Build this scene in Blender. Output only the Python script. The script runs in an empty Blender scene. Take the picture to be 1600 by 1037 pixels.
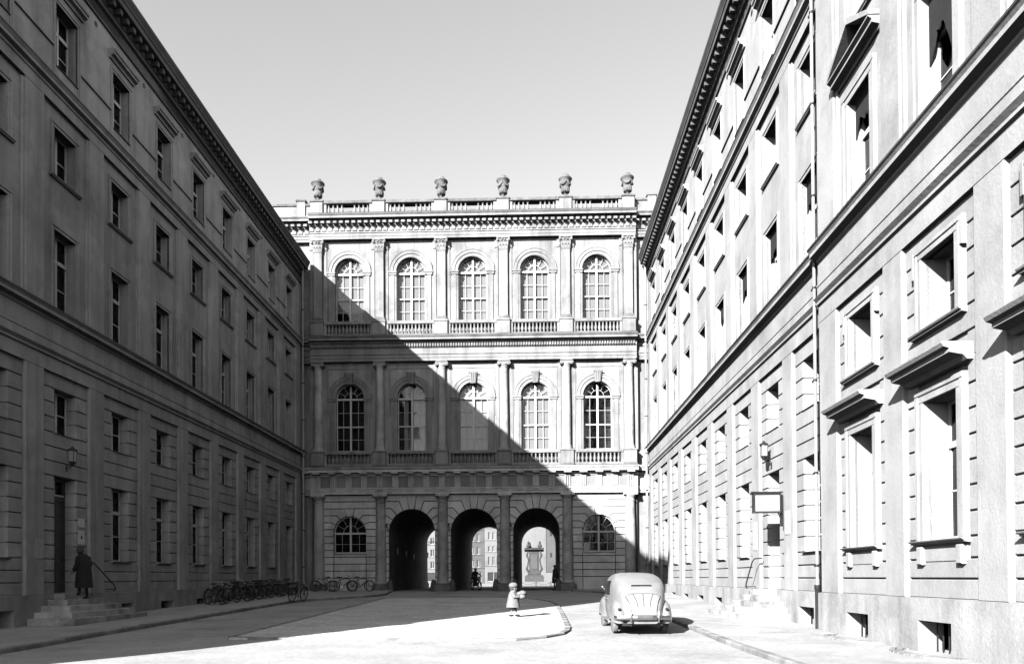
import bpy, bmesh, math, random
from mathutils import Vector, Matrix
random.seed(7)
PI = math.pi
scene = bpy.context.scene
COL = scene.collection
R = math.radians

# ------------------------------------------------------------------ camera
EYE = 1.55
cd = bpy.data.cameras.new('camera'); cam = bpy.data.objects.new('camera', cd); COL.objects.link(cam)
cd.sensor_width = 36.0; cd.lens = 1150.0 / 1600.0 * 36.0
cd.shift_y = 0.23116; cd.clip_start = 0.1; cd.clip_end = 3000
rot = Matrix.Rotation(R(1.295), 3, 'Z') @ Matrix.Rotation(R(90.63), 3, 'X') @ Matrix.Rotation(R(-0.37), 3, 'Z')
cam.rotation_euler = rot.to_euler(); cam.location = (0, 0, EYE)
scene.camera = cam
# ------------------------------------------------------------------ sky, sun, exposure
SUN = Vector((0.585, 1.0, -0.524)).normalized()
world = bpy.data.worlds.new('World'); scene.world = world; world.use_nodes = True
nt = world.node_tree; nt.nodes.clear()
sky = nt.nodes.new('ShaderNodeTexSky'); sky.sky_type = 'NISHITA'; sky.sun_disc = False
sky.sun_elevation = math.asin(-SUN.z); sky.sun_rotation = math.atan2(-SUN.x, -SUN.y) % (2 * PI)
sky.air_density = 1.0; sky.dust_density = 0.3; sky.ozone_density = 1.0
# grey film, most sensitive to blue: the sky as the plate saw it
sp = nt.nodes.new('ShaderNodeSeparateColor'); bw = nt.nodes.new('ShaderNodeMix'); bg = nt.nodes.new('ShaderNodeBackground'); wo = nt.nodes.new('ShaderNodeOutputWorld')
bg.inputs['Strength'].default_value = 0.080
bw.data_type = 'FLOAT'; bw.inputs[0].default_value = 0.35
nt.links.new(sky.outputs['Color'], sp.inputs['Color']); nt.links.new(sp.outputs['Blue'], bw.inputs[2]); nt.links.new(sp.outputs['Green'], bw.inputs[3]); nt.links.new(bw.outputs[0], bg.inputs['Color'])
nt.links.new(bg.outputs['Background'], wo.inputs['Surface'])
sd = bpy.data.lights.new('sun', 'SUN'); sun = bpy.data.objects.new('sun', sd); COL.objects.link(sun)
sd.energy = 5.0; sd.angle = R(0.5); sd.color = (1, 1, 1)
sun.rotation_euler = SUN.to_track_quat('-Z', 'Y').to_euler(); sun.location = (-40, -40, 60)
vs = scene.view_settings
vs.view_transform = 'Standard'; vs.look = 'None'; vs.exposure = 1.8; vs.gamma = 1.0; vs.use_curve_mapping = False
scene.render.engine = 'CYCLES'
scene.cycles.max_bounces = 6; scene.cycles.diffuse_bounces = 0; scene.cycles.transparent_max_bounces = 8
scene.cycles.caustics_reflective = False; scene.cycles.caustics_refractive = False
scene.cycles.use_denoising = True

# ------------------------------------------------------------------ materials
def material(name, c0, c1, scale=1.0, rough=0.85, bump=0.0, bscale=12.0, streak=0.0, vary=0.0, spec=0.3,
             stain=None, stain_amt=0.0, stain_scale=0.25, fine=0.0, metal=0.0, spatter=0.0, patch=0.0):
    m = bpy.data.materials.new(name); m.use_nodes = True
    n = m.node_tree; ns = n.nodes; L = n.links.new
    p = ns['Principled BSDF']
    p.inputs['Roughness'].default_value = rough; p.inputs['Specular IOR Level'].default_value = spec
    p.inputs['Metallic'].default_value = metal
    geo = ns.new('ShaderNodeNewGeometry')
    def noise(sc, det=6, mapping=None, ro=0.6):
        t = ns.new('ShaderNodeTexNoise'); t.inputs['Scale'].default_value = sc; t.inputs['Detail'].default_value = det
        t.inputs['Roughness'].default_value = ro
        if mapping:
            mp = ns.new('ShaderNodeMapping'); mp.inputs['Scale'].default_value = mapping
            L(geo.outputs['Position'], mp.inputs['Vector']); L(mp.outputs['Vector'], t.inputs['Vector'])
        else:
            L(geo.outputs['Position'], t.inputs['Vector'])
        return t.outputs['Fac']
    def maprange(src, a, b, c, d):
        r = ns.new('ShaderNodeMapRange'); r.inputs[1].default_value = a; r.inputs[2].default_value = b
        r.inputs[3].default_value = c; r.inputs[4].default_value = d; L(src, r.inputs[0]); return r.outputs[0]
    def mul(a, b):
        t = ns.new('ShaderNodeMath'); t.operation = 'MULTIPLY'; L(a, t.inputs[0]); L(b, t.inputs[1]); return t.outputs[0]
    v = maprange(noise(scale), 0.3, 0.7, c0, c1)
    if streak:
        v = mul(v, maprange(noise(2.2, 5, (1, 1, 0.07)), 0.42, 0.72, 1.0, 1.0 - streak))
    if stain_amt:
        v = mul(v, maprange(noise(stain_scale, 8, None, 0.7), 0.5, 0.68, 1.0, 1.0 - stain_amt))
    if patch:
        v = mul(v, maprange(noise(0.9, 3, (1, 1, 0.6)), 0.56, 0.585, 1.0, 1.0 - patch)); v = mul(v, maprange(noise(0.55, 2, (1.3, 1.3, 1)), 0.60, 0.62, 1.0, 1.0 + patch*1.2))
    if fine:
        v = mul(v, maprange(noise(bscale * 2, 3), 0.3, 0.7, 1.0 - fine, 1.0 + fine))
    if spatter:
        v = mul(v, maprange(noise(9.0, 2), 0.66, 0.72, 1.0, 1.0 - spatter))
    if vary:
        oi = ns.new('ShaderNodeObjectInfo')
        v = mul(v, maprange(oi.outputs['Random'], 0, 1, 1 - vary, 1 + vary))
    cb = ns.new('ShaderNodeCombineColor')
    for i in range(3): L(v, cb.inputs[i])
    L(cb.outputs['Color'], p.inputs['Base Color'])
    if bump:
        b = ns.new('ShaderNodeBump'); b.inputs['Strength'].default_value = bump; b.inputs['Distance'].default_value = 0.02
        L(noise(bscale, 8), b.inputs['Height']); L(b.outputs['Normal'], p.inputs['Normal'])
    return m

MAT = {}
MAT['plaster'] = material('plaster', 0.27, 0.34, 0.7, 0.9, 0.35, 14, streak=0.15, vary=0.035, stain_amt=0.26, stain_scale=0.45, fine=0.07, patch=0.06)
MAT['plaster_band'] = material('plaster_band', 0.27, 0.35, 1.1, 0.9, 0.35, 14, streak=0.13, vary=0.05, stain_amt=0.22, stain_scale=0.5, fine=0.07, patch=0.05)
MAT['plinth'] = material('plinth', 0.28, 0.37, 0.8, 0.9, 0.5, 10, streak=0.32, stain_amt=0.25, stain_scale=0.9, fine=0.09, spatter=0.12, patch=0.08)
MAT['shade_plaster'] = material('plaster_shade_copy', 0.31, 0.41, 0.6, 0.9, 0.35, 12, patch=0.1, streak=0.3, vary=0.05, stain_amt=0.3, stain_scale=0.4, fine=0.07)  # copy of the plaster for the shaded side, lightened for missing bounce light
MAT['shade_band'] = material('plaster_band_shade_copy', 0.30, 0.42, 0.9, 0.9, 0.4, 12, patch=0.1, streak=0.26, vary=0.07, stain_amt=0.28, stain_scale=0.5, fine=0.08)  # shaded-side copy of the banded plaster, bounce light put into its tone
MAT['shade_plinth'] = material('plinth_shade_copy', 0.25, 0.38, 0.9, 0.9, 0.4, 10, streak=0.3, stain_amt=0.35, stain_scale=0.7, fine=0.1)  # copy of the plinth for the building in shadow
MAT['stone'] = material('sandstone', 0.20, 0.27, 0.9, 0.85, 0.4, 10, patch=0.07, streak=0.4, vary=0.06, stain_amt=0.35, stain_scale=0.5, fine=0.08)
MAT['ashlar'] = material('ashlar', 0.44, 0.58, 0.9, 0.9, 0.4, 9, streak=0.2, vary=0.12, stain_amt=0.32, stain_scale=0.6, fine=0.1)
MAT['column'] = material('column_stone', 0.26, 0.46, 0.8, 0.85, 0.3, 9, streak=0.35, vary=0.10, stain_amt=0.45, stain_scale=0.7, fine=0.1)
MAT['metope'] = material('metope_stone', 0.18, 0.28, 2.0, 0.9, 0.5, 9, streak=0.3, vary=0.12, stain_amt=0.35, stain_scale=1.0, fine=0.1)
MAT['pale_stone'] = material('pale_sandstone', 0.44, 0.56, 1.1, 0.85, 0.35, 10, streak=0.28, vary=0.06, stain_amt=0.4, stain_scale=0.7, fine=0.08)
MAT['mortar'] = material('sooty_mortar', 0.05, 0.09, 2, 0.95)
MAT['first_stone'] = material('first_storey_stone', 0.26, 0.35, 0.9, 0.85, 0.4, 10, patch=0.08, streak=0.4, vary=0.06, stain_amt=0.36, stain_scale=0.5, fine=0.08)
MAT['dark_stone'] = material('weathered_stone', 0.10, 0.19, 1.6, 0.9, 0.5, 9, streak=0.3, vary=0.08, stain_amt=0.4, stain_scale=1.0, fine=0.1)
MAT['urn'] = material('urn_stone', 0.07, 0.17, 2.5, 0.9, 0.5, 9, vary=0.1, stain_amt=0.4, stain_scale=1.3, fine=0.1)
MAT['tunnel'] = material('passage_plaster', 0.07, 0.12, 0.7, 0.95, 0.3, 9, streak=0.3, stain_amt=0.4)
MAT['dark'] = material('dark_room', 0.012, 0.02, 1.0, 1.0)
MAT['frame'] = material('painted_wood', 0.40, 0.50, 3, 0.6, 0.1, 40, vary=0.06)
MAT['frame_left'] = material('wood_shade_copy', 0.5, 0.62, 3, 0.6, 0.1, 40, vary=0.1)  # shaded-side copy of the frame wood, lightened in place of bounced light
MAT['door'] = material('dark_door_wood', 0.025, 0.05, 3, 0.6, 0.2, 20)
MAT['blind'] = material('linen_blind', 0.40, 0.46, 1.5, 0.95, vary=0.12)
MAT['blind_pale'] = material('pale_blind', 0.55, 0.65, 1.5, 0.95, vary=0.1)
MAT['curtain'] = material('grey_curtain', 0.05, 0.12, 2.5, 0.95, vary=0.1)
MAT['iron'] = material('black_iron', 0.015, 0.03, 5, 0.5, 0.1, 30)
MAT['zinc'] = material('zinc_pipe', 0.22, 0.30, 2, 0.55, streak=0.2)
MAT['cornice_strip'] = material('dark_strip', 0.03, 0.06, 2, 0.7)  # thin dark strips along the cornice and string-course top edges
MAT['eaves'] = material('dark_eaves', 0.06, 0.10, 2, 0.8, streak=0.2)  # one dark tone for eaves cornice, modillions and guard stones
MAT['roof'] = material('slate_roof', 0.04, 0.07, 3, 0.8, 0.3, 10)
MAT['asphalt'] = material('dusty_asphalt', 0.31, 0.41, 0.5, 0.95, 0.6, 5, stain_amt=0.3, stain_scale=0.3, fine=0.16, spatter=0.1, patch=0.07)
MAT['pavement'] = material('pavement_slab', 0.30, 0.43, 0.7, 0.95, 0.6, 5, stain_amt=0.25, stain_scale=0.4, fine=0.15)
MAT['mosaic'] = material('mosaic_paving', 0.46, 0.64, 1.0, 0.95, 0.9, 4.5, stain_amt=0.28, stain_scale=0.4, fine=0.34, spatter=0.12)
MAT['kerb'] = material('kerb_granite', 0.15, 0.28, 2.0, 0.9, 0.6, 14, vary=0.15, fine=0.15)
MAT['step'] = material('step_stone', 0.26, 0.52, 1.8, 0.9, 0.6, 12, vary=0.2, stain_amt=0.6, stain_scale=1.2, fine=0.1)
MAT['ground'] = material('square_ground', 0.24, 0.32, 0.1, 0.95, 0.3, 6, stain_amt=0.1)
MAT['car'] = material('pale_car_paint', 0.18, 0.22, 1.4, 0.32, vary=0.0, spec=0.6, stain_amt=0.25, stain_scale=1.9, fine=0.05)
MAT['chrome'] = material('dull_chrome', 0.22, 0.32, 4, 0.25, metal=0.9)
MAT['rubber'] = material('rubber', 0.03, 0.06, 6, 0.9, 0.2, 30)
MAT['dusty_rubber'] = material('dusty_rubber', 0.14, 0.22, 6, 0.9, 0.2, 30)
MAT['black'] = material('black_paint', 0.012, 0.022, 4, 0.45)
MAT['steel'] = material('bicycle_steel', 0.2, 0.3, 4, 0.35, metal=0.6)
MAT['leather'] = material('saddle_leather', 0.03, 0.05, 6, 0.6)
MAT['coat_dark'] = material('dark_wool', 0.012, 0.022, 4, 0.95)
MAT['coat_pale'] = material('pale_wool', 0.14, 0.19, 4, 0.95)
MAT['skin'] = material('skin', 0.22, 0.26, 4, 0.6)
MAT['hair'] = material('hair', 0.03, 0.06, 8, 0.7)
MAT['stocking'] = material('stocking', 0.10, 0.14, 8, 0.9)
MAT['paper'] = material('paper', 0.30, 0.36, 2, 0.9)
MAT['enamel'] = material('enamel_plaque', 0.5, 0.6, 3, 0.5)
MAT['far_pale'] = material('far_pale_render', 0.13, 0.17, 0.3, 0.9, stain_amt=0.2)
MAT['far_grey'] = material('far_grey_render', 0.06, 0.09, 0.3, 0.9, stain_amt=0.2)
MAT['monument'] = material('weathered_monument', 0.035, 0.065, 1.2, 0.9, stain_amt=0.3, stain_scale=0.6)
MAT['lamp_glass'] = material('milk_glass', 0.28, 0.34, 3, 0.3)
# printed sheet: dark rows of lettering too small to read
def printed(name, base, ink, rows):
    m = material(name, base, base * 1.1, 2, 0.9); ns = m.node_tree.nodes; L = m.node_tree.links.new
    tc = ns.new('ShaderNodeTexCoord'); w = ns.new('ShaderNodeTexWave'); w.bands_direction = 'Z'
    w.inputs['Scale'].default_value = rows; w.inputs['Distortion'].default_value = 0.0
    nz = ns.new('ShaderNodeTexNoise'); nz.inputs['Scale'].default_value = 60
    L(tc.outputs['Object'], w.inputs['Vector']); L(tc.outputs['Object'], nz.inputs['Vector'])
    a = ns.new('ShaderNodeMath'); a.operation = 'MULTIPLY'; L(w.outputs['Fac'], a.inputs[0]); L(nz.outputs['Fac'], a.inputs[1])
    r = ns.new('ShaderNodeMapRange'); r.inputs[1].default_value = 0.36; r.inputs[2].default_value = 0.45
    r.inputs[3].default_value = base; r.inputs[4].default_value = ink; L(a.outputs[0], r.inputs[0])
    c = ns.new('ShaderNodeCombineColor')
    for i in range(3): L(r.outputs[0], c.inputs[i])
    L(c.outputs['Color'], ns['Principled BSDF'].inputs['Base Color'])
    return m
MAT['notice'] = printed('printed_notice', 0.42, 0.14, 9)
# window glass: sees through to the room behind, mirrors the court at a slant
g = bpy.data.materials.new('window_glass'); g.use_nodes = True; gn = g.node_tree; gn.nodes.clear()
go = gn.nodes.new('ShaderNodeOutputMaterial'); mx = gn.nodes.new('ShaderNodeMixShader'); tr = gn.nodes.new('ShaderNodeBsdfTransparent')
gl = gn.nodes.new('ShaderNodeBsdfGlossy'); fr = gn.nodes.new('ShaderNodeFresnel'); fr.inputs['IOR'].default_value = 1.45
gl.inputs['Roughness'].default_value = 0.04; tr.inputs['Color'].default_value = (0.8, 0.8, 0.8, 1)
gn.links.new(fr.outputs[0], mx.inputs[0]); gn.links.new(tr.outputs[0], mx.inputs[1]); gn.links.new(gl.outputs[0], mx.inputs[2])
gn.links.new(mx.outputs[0], go.inputs['Surface'])
nb = gn.nodes.new('ShaderNodeTexNoise'); nb.inputs['Scale'].default_value = 2.5
bp = gn.nodes.new('ShaderNodeBump'); bp.inputs['Strength'].default_value = 0.06; bp.inputs['Distance'].default_value = 0.02
gg = gn.nodes.new('ShaderNodeNewGeometry'); gn.links.new(gg.outputs['Position'], nb.inputs['Vector'])
gn.links.new(nb.outputs['Fac'], bp.inputs['Height']); gn.links.new(bp.outputs['Normal'], gl.inputs['Normal'])
MAT['glass'] = g

# ------------------------------------------------------------------ mesh helpers
class MB:
    def __init__(s): s.v = []; s.f = []
    def add(s, vs, fs):
        o = len(s.v); s.v += [tuple(q) for q in vs]; s.f += [tuple(i + o for i in f) for f in fs]; return s
    def box(s, x0, x1, y0, y1, z0, z1):
        return s.add([(x0,y0,z0),(x1,y0,z0),(x1,y1,z0),(x0,y1,z0),(x0,y0,z1),(x1,y0,z1),(x1,y1,z1),(x0,y1,z1)],
                     [(0,3,2,1),(4,5,6,7),(0,1,5,4),(1,2,6,5),(2,3,7,6),(3,0,4,7)])
    def cbox(s, x0, x1, y0, y1, z0, z1, c=0.012):
        """box whose front (low y) edges are chamfered"""
        return s.add([(x0,y1,z0),(x1,y1,z0),(x1,y1,z1),(x0,y1,z1),(x0,y0+c,z0),(x1,y0+c,z0),(x1,y0+c,z1),(x0,y0+c,z1),
                      (x0+c,y0,z0+c),(x1-c,y0,z0+c),(x1-c,y0,z1-c),(x0+c,y0,z1-c)],
                     [(0,3,2,1),(0,1,5,4),(1,2,6,5),(2,3,7,6),(3,0,4,7),(4,5,9,8),(5,6,10,9),(6,7,11,10),(7,4,8,11),(8,9,10,11)])
    def quad(s, a, b, c, d): return s.add([a, b, c, d], [(0, 1, 2, 3)])
    def prism(s, pts, y0, y1):
        """polygon in x,z (counter-clockwise seen from low y) extruded y0..y1"""
        n = len(pts); v = [(x, y0, z) for x, z in pts] + [(x, y1, z) for x, z in pts]
        return s.add(v, [tuple(range(n)), tuple(range(2*n-1, n-1, -1))] + [(i, n+i, n+(i+1) % n, (i+1) % n) for i in range(n)])
    def sweep(s, prof, x0, x1, back=0.2):
        """profile of (y,z) from bottom to top, run along x, closed at the ends"""
        n = len(prof); v = [(x0, y, z) for y, z in prof] + [(x1, y, z) for y, z in prof]
        f = [(i, n+i, n+i+1, i+1) for i in range(n-1)]
        s.add(v, f)
        e = [(y, z) for y, z in prof] + [(back, prof[-1][1]), (back, prof[0][1])]
        m = len(e)
        s.add([(x0, y, z) for y, z in e], [tuple(range(m-1, -1, -1))]); s.add([(x1, y, z) for y, z in e], [tuple(range(m))])
        a, b = prof[-1], prof[0]
        s.quad((x0, a[0], a[1]), (x1, a[0], a[1]), (x1, back, a[1]), (x0, back, a[1]))
        s.quad((x0, back, b[1]), (x1, back, b[1]), (x1, b[0], b[1]), (x0, b[0], b[1]))
        return s
    def lathe(s, prof, n=16, cx=0, cy=0, cz=0):
        """profile of (r,z) from bottom to top round a vertical axis"""
        k = len(prof); v = []
        for r, z in prof:
            for i in range(n):
                a = 2*PI*i/n; v.append((cx + r*math.cos(a), cy + r*math.sin(a), cz + z))
        f = [(j*n+i, j*n+(i+1) % n, (j+1)*n+(i+1) % n, (j+1)*n+i) for j in range(k-1) for i in range(n)]
        f += [tuple(range(n-1, -1, -1)), tuple((k-1)*n+i for i in range(n))]
        return s.add(v, f)
    def tube(s, pts, r, n=8, closed=False):
        pts = [Vector(p) for p in pts]; k = len(pts); v = []
        rs = r if isinstance(r, (list, tuple)) else [r]*k
        up = None
        for i, p in enumerate(pts):
            if closed: d = pts[(i+1) % k] - pts[i-1]
            else: d = pts[min(i+1, k-1)] - pts[max(i-1, 0)]
            d.normalize()
            if up is None or abs(up.dot(d)) > 0.95: up = Vector((0, 0, 1)) if abs(d.z) < 0.9 else Vector((1, 0, 0))
            a = d.cross(up).normalized(); b = a.cross(d).normalized(); up = b
            for j in range(n):
                t = 2*PI*j/n; v.append(p + a*math.cos(t)*rs[i] + b*math.sin(t)*rs[i])
        f = []
        for i in range(k if closed else k-1):
            for j in range(n):
                f.append((i*n+j, i*n+(j+1) % n, ((i+1) % k)*n+(j+1) % n, ((i+1) % k)*n+j))
        if not closed: f += [tuple(range(n-1, -1, -1)), tuple((k-1)*n+j for j in range(n))]
        return s.add(v, f)
    def ball(s, c, r, n=12, m=8):
        rx, ry, rz = r if isinstance(r, (tuple, list)) else (r, r, r)
        v = [(c[0], c[1], c[2]-rz)]
        for j in range(1, m):
            t = -PI/2 + PI*j/m
            for i in range(n):
                a = 2*PI*i/n; v.append((c[0]+rx*math.cos(t)*math.cos(a), c[1]+ry*math.cos(t)*math.sin(a), c[2]+rz*math.sin(t)))
        v.append((c[0], c[1], c[2]+rz)); e = len(v)-1
        f = [(0, 1+(i+1) % n, 1+i) for i in range(n)]
        f += [(1+j*n+i, 1+j*n+(i+1) % n, 1+(j+1)*n+(i+1) % n, 1+(j+1)*n+i) for j in range(m-2) for i in range(n)]
        f += [(e, 1+(m-2)*n+i, 1+(m-2)*n+(i+1) % n) for i in range(n)]
        return s.add(v, f)
    def xform(s, M):
        s.v = [tuple(M @ Vector(p)) for p in s.v]; return s
    def mesh(s, name, mat, smooth=False):
        me = bpy.data.meshes.new(name); me.from_pydata(s.v, [], s.f); me.materials.append(MAT[mat] if isinstance(mat, str) else mat)
        if smooth:
            me.polygons.foreach_set('use_smooth', [True]*len(me.polygons))
            try: me.set_sharp_from_angle(angle=R(40))
            except Exception: pass
        me.update(); return me
    def obj(s, name, mat, parent=None, loc=(0, 0, 0), smooth=False):
        return put(name, s.mesh(name, mat, smooth), parent, loc)

def put(name, me, parent=None, loc=(0, 0, 0), rot=None):
    o = bpy.data.objects.new(name, me); COL.objects.link(o); o.location = loc
    if rot: o.rotation_euler = rot
    if parent: o.parent = parent
    return o
def thing(name, label, cat, loc=(0, 0, 0), rz=0.0, group=None):
    o = bpy.data.objects.new(name, None); COL.objects.link(o); o.location = loc; o.rotation_euler = (0, 0, rz)
    return tag(o, label, cat, group)
def tag(o, label, cat, group=None):
    o['label'] = label; o['category'] = cat
    if group: o['group'] = group
    return o
def structure(o, label=None, kind='structure'):
    o['kind'] = kind
    if label: o['label'] = label
    return o
def copy_tree(o, parent=None):
    c = o.copy(); COL.objects.link(c); c.parent = parent
    for ch in list(o.children): copy_tree(ch, c)
    return c
CACHE = {}
def cached(key, fn):
    if key not in CACHE: CACHE[key] = fn()
    return CACHE[key]
def block(name, parent, x0, x1, y0, y1, z0, z1, mat, c=0.012):
    """one stone or band, its mesh shared by size"""
    w, d, h = round(x1-x0, 3), round(y1-y0, 3), round(z1-z0, 3)
    me = cached(('blk', w, d, h, mat, c), lambda: MB().cbox(-w/2, w/2, 0, d, 0, h, c).mesh(name, mat))
    return put(name, me, parent, ((x0+x1)/2, y0, z0))
def inset(poly, d):
    n = len(poly); out = []
    for i in range(n):
        p0, p1, p2 = Vector(poly[i-1]), Vector(poly[i]), Vector(poly[(i+1) % n])
        e1 = (p1-p0); e2 = (p2-p1)
        if e1.length < 1e-6 or e2.length < 1e-6: out.append(tuple(p1)); continue
        e1.normalize(); e2.normalize()
        n1 = Vector((-e1.y, e1.x)); n2 = Vector((-e2.y, e2.x)); b = n1+n2
        k = b.length_squared
        out.append(tuple(p1 + b*(2*d/k) if k > 0.05 else p1 + n1*d))
    return out
def grid_wall(mb, x0, x1, z0, z1, y, holes, depth):
    """upright sheet at y with rectangular openings and their reveals"""
    xs = sorted({x0, x1, *[q for h in holes for q in h[:2]]}); zs = sorted({z0, z1, *[q for h in holes for q in h[2:4]]})
    xs = [q for q in xs if x0 <= q <= x1]; zs = [q for q in zs if z0 <= q <= z1]
    for a, b in zip(xs, xs[1:]):
        for c, d in zip(zs, zs[1:]):
            mxx, mz = (a+b)/2, (c+d)/2
            if any(h[0] < mxx < h[1] and h[2] < mz < h[3] for h in holes): continue
            mb.quad((a, y, c), (b, y, c), (b, y, d), (a, y, d))
    for a, b, c, d in holes:
        e = y + depth
        mb.quad((a, y, c), (a, y, d), (a, e, d), (a, e, c)); mb.quad((b, y, c), (b, e, c), (b, e, d), (b, y, d))
        mb.quad((a, y, d), (b, y, d), (b, e, d), (a, e, d)); mb.quad((a, y, c), (a, e, c), (b, e, c), (b, y, c))
def gz(y):
    """ground height: the court climbs gently towards the archways"""
    if y < 15: return 0.0
    if y < 17: return 0.02*(y-15)**2/4
    if y < 70: return min(0.02*(y-16), 0.64)
    return max(0.1, 0.64-(y-70)*0.011)
# ------------------------------------------------------------------ ground, road, pavements
DF = 48.25                      # wall plane of the palace front
YS = [-150, -40, -10, 5, 15, 15.5, 16, 16.5, 17, 20, 24, 28, 32, 36, 40, 44, 48, 70, 85, 100, 119, 119.1, 300, 900]
mb = MB()
for a, b in zip(YS, YS[1:]):
    mb.quad((-500, a, gz(a)), (500, a, gz(a)), (500, b, gz(b)), (-500, b, gz(b)))
structure(mb.obj('ground', 'ground'))
mb = MB()
ys = [-30, 0, 8, 15, 15.5, 16, 16.5, 17] + [18 + 1.5*i for i in range(21)] + [48.2]
for a, b in zip(ys, ys[1:]):
    mb.quad((-15.2, a, gz(a)+.004), (8.6, a, gz(a)+.004), (8.6, b, gz(b)+.004), (-15.2, b, gz(b)+.004))
structure(mb.obj('roadway', 'asphalt'))
def lerp_tab(tab, y):
    if y <= tab[0][0]: return tab[0][1]
    for (a, p), (b, q) in zip(tab, tab[1:]):
        if y <= b: return p + (q-p)*(y-a)/(b-a)
    return tab[-1][1]
def slab(name, mat, left, right, y0, y1, h, step=0.5):
    mb = MB(); n = int((y1-y0)/step)+1
    st = [y0 + (y1-y0)*i/n for i in range(n+1)]
    for a, b in zip(st, st[1:]):
        za, zb = gz(a)+h, gz(b)+h
        la, lb, ra, rb = left(a), left(b), right(a), right(b)
        mb.quad((la, a, za), (ra, a, za), (rb, b, zb), (lb, b, zb))
        mb.quad((ra, a, za), (ra, a, za-h-.1), (rb, b, zb-h-.1), (rb, b, zb))
        mb.quad((la, a, za-h-.1), (la, a, za), (lb, b, zb), (lb, b, zb-h-.1))
    mb.quad((left(y0), y0, gz(y0)-.1), (right(y0), y0, gz(y0)-.1), (right(y0), y0, gz(y0)+h), (left(y0), y0, gz(y0)+h))
    return structure(mb.obj(name, mat))
def kerbs(parent, pts, h, size=0.95, w=0.16, inner=1):
    """row of kerb stones along a polyline"""
    pts = [Vector(p) for p in pts]
    seg = [(b-a).length for a, b in zip(pts, pts[1:])]; tot = sum(seg); n = max(1, round(tot/size)); d = tot/n
    def at(s):
        for (a, b), l in zip(zip(pts, pts[1:]), seg):
            if s <= l + 1e-6: return a + (b-a)*(s/l)
            s -= l
        return pts[-1]
    for i in range(n):
        a, b = at(i*d), at((i+1)*d); m = (a+b)/2; L = round((b-a).length - .012, 2)
        q = random.choice((0, .004, .009))
        me = cached(('kerb', L, h, w, q), lambda: MB().add(
            [(-L/2, 0, -.2), (L/2, 0, -.2), (L/2, w, -.2), (-L/2, w, -.2), (-L/2, .015, h), (L/2, .012+q, h), (L/2, w, h), (-L/2, w, h),
             (-L/2, 0, h-.025), (L/2, q*.5, h-.022)],
            [(0,3,2,1),(0,1,9,8),(8,9,5,4),(1,2,6,5,9),(2,3,7,6),(3,0,8,4,7),(4,5,6,7)]).mesh('kerb_stone', 'kerb'))
        z = gz(m.y) + .006 + random.uniform(-.004, .004)
        o = put('kerb_stone', me, parent, (m.x, m.y, z), (0, 0, math.atan2(b.y-a.y, b.x-a.x) + (0 if inner > 0 else PI)))
LK = [(-12, -11.1), (15, -11.05), (19, -11.25), (35, -11.28), (36.4, -10.9), (38.1, -9.9), (39.6, -9.0), (41.5, -8.35), (43, -8.3), (48.2, -8.9)]
lside = slab('pavement', 'pavement', lambda y: -15.2, lambda y: lerp_tab(LK, y)-.155, -12, 48.2, .11)
kerbs(lside, [(x, y) for y, x in LK][::-1], .115, inner=-1)
RK = [(-12, 4.35), (40, 4.4), (43.5, 4.3), (45, 3.9), (45.7, 3.0), (46.0, 2.75), (48.2, 2.7)]
rside = slab('pavement', 'pavement', lambda y: lerp_tab(RK, y)+.155, lambda y: 8.6, -12, 48.2, .10)
kerbs(rside, [(x, y) for y, x in RK][::-1], .105, inner=1)
IR = [(17.5, -.3), (17.8, .15), (18.3, .62), (19.0, .95), (20.2, 1.17), (26, 1.25), (32, 1.28), (34, 1.1), (36.3, .43), (37.6, -.5), (38.5, -1.6)]
IL = [(17.5, -.6), (18.12, -7.6), (38.5, -7.6)]
isl = slab('paved_island', 'mosaic', lambda y: lerp_tab(IL, y)+.15, lambda y: lerp_tab(IR, y)-.15, 17.52, 38.5, .045, 0.3)
ring = [(x, y) for y, x in IR] + [(-7.6, 38.5), (-7.6, 18.12), (-.5, 17.5), (-.3, 17.5)]
kerbs(isl, ring, .05, inner=1)

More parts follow.
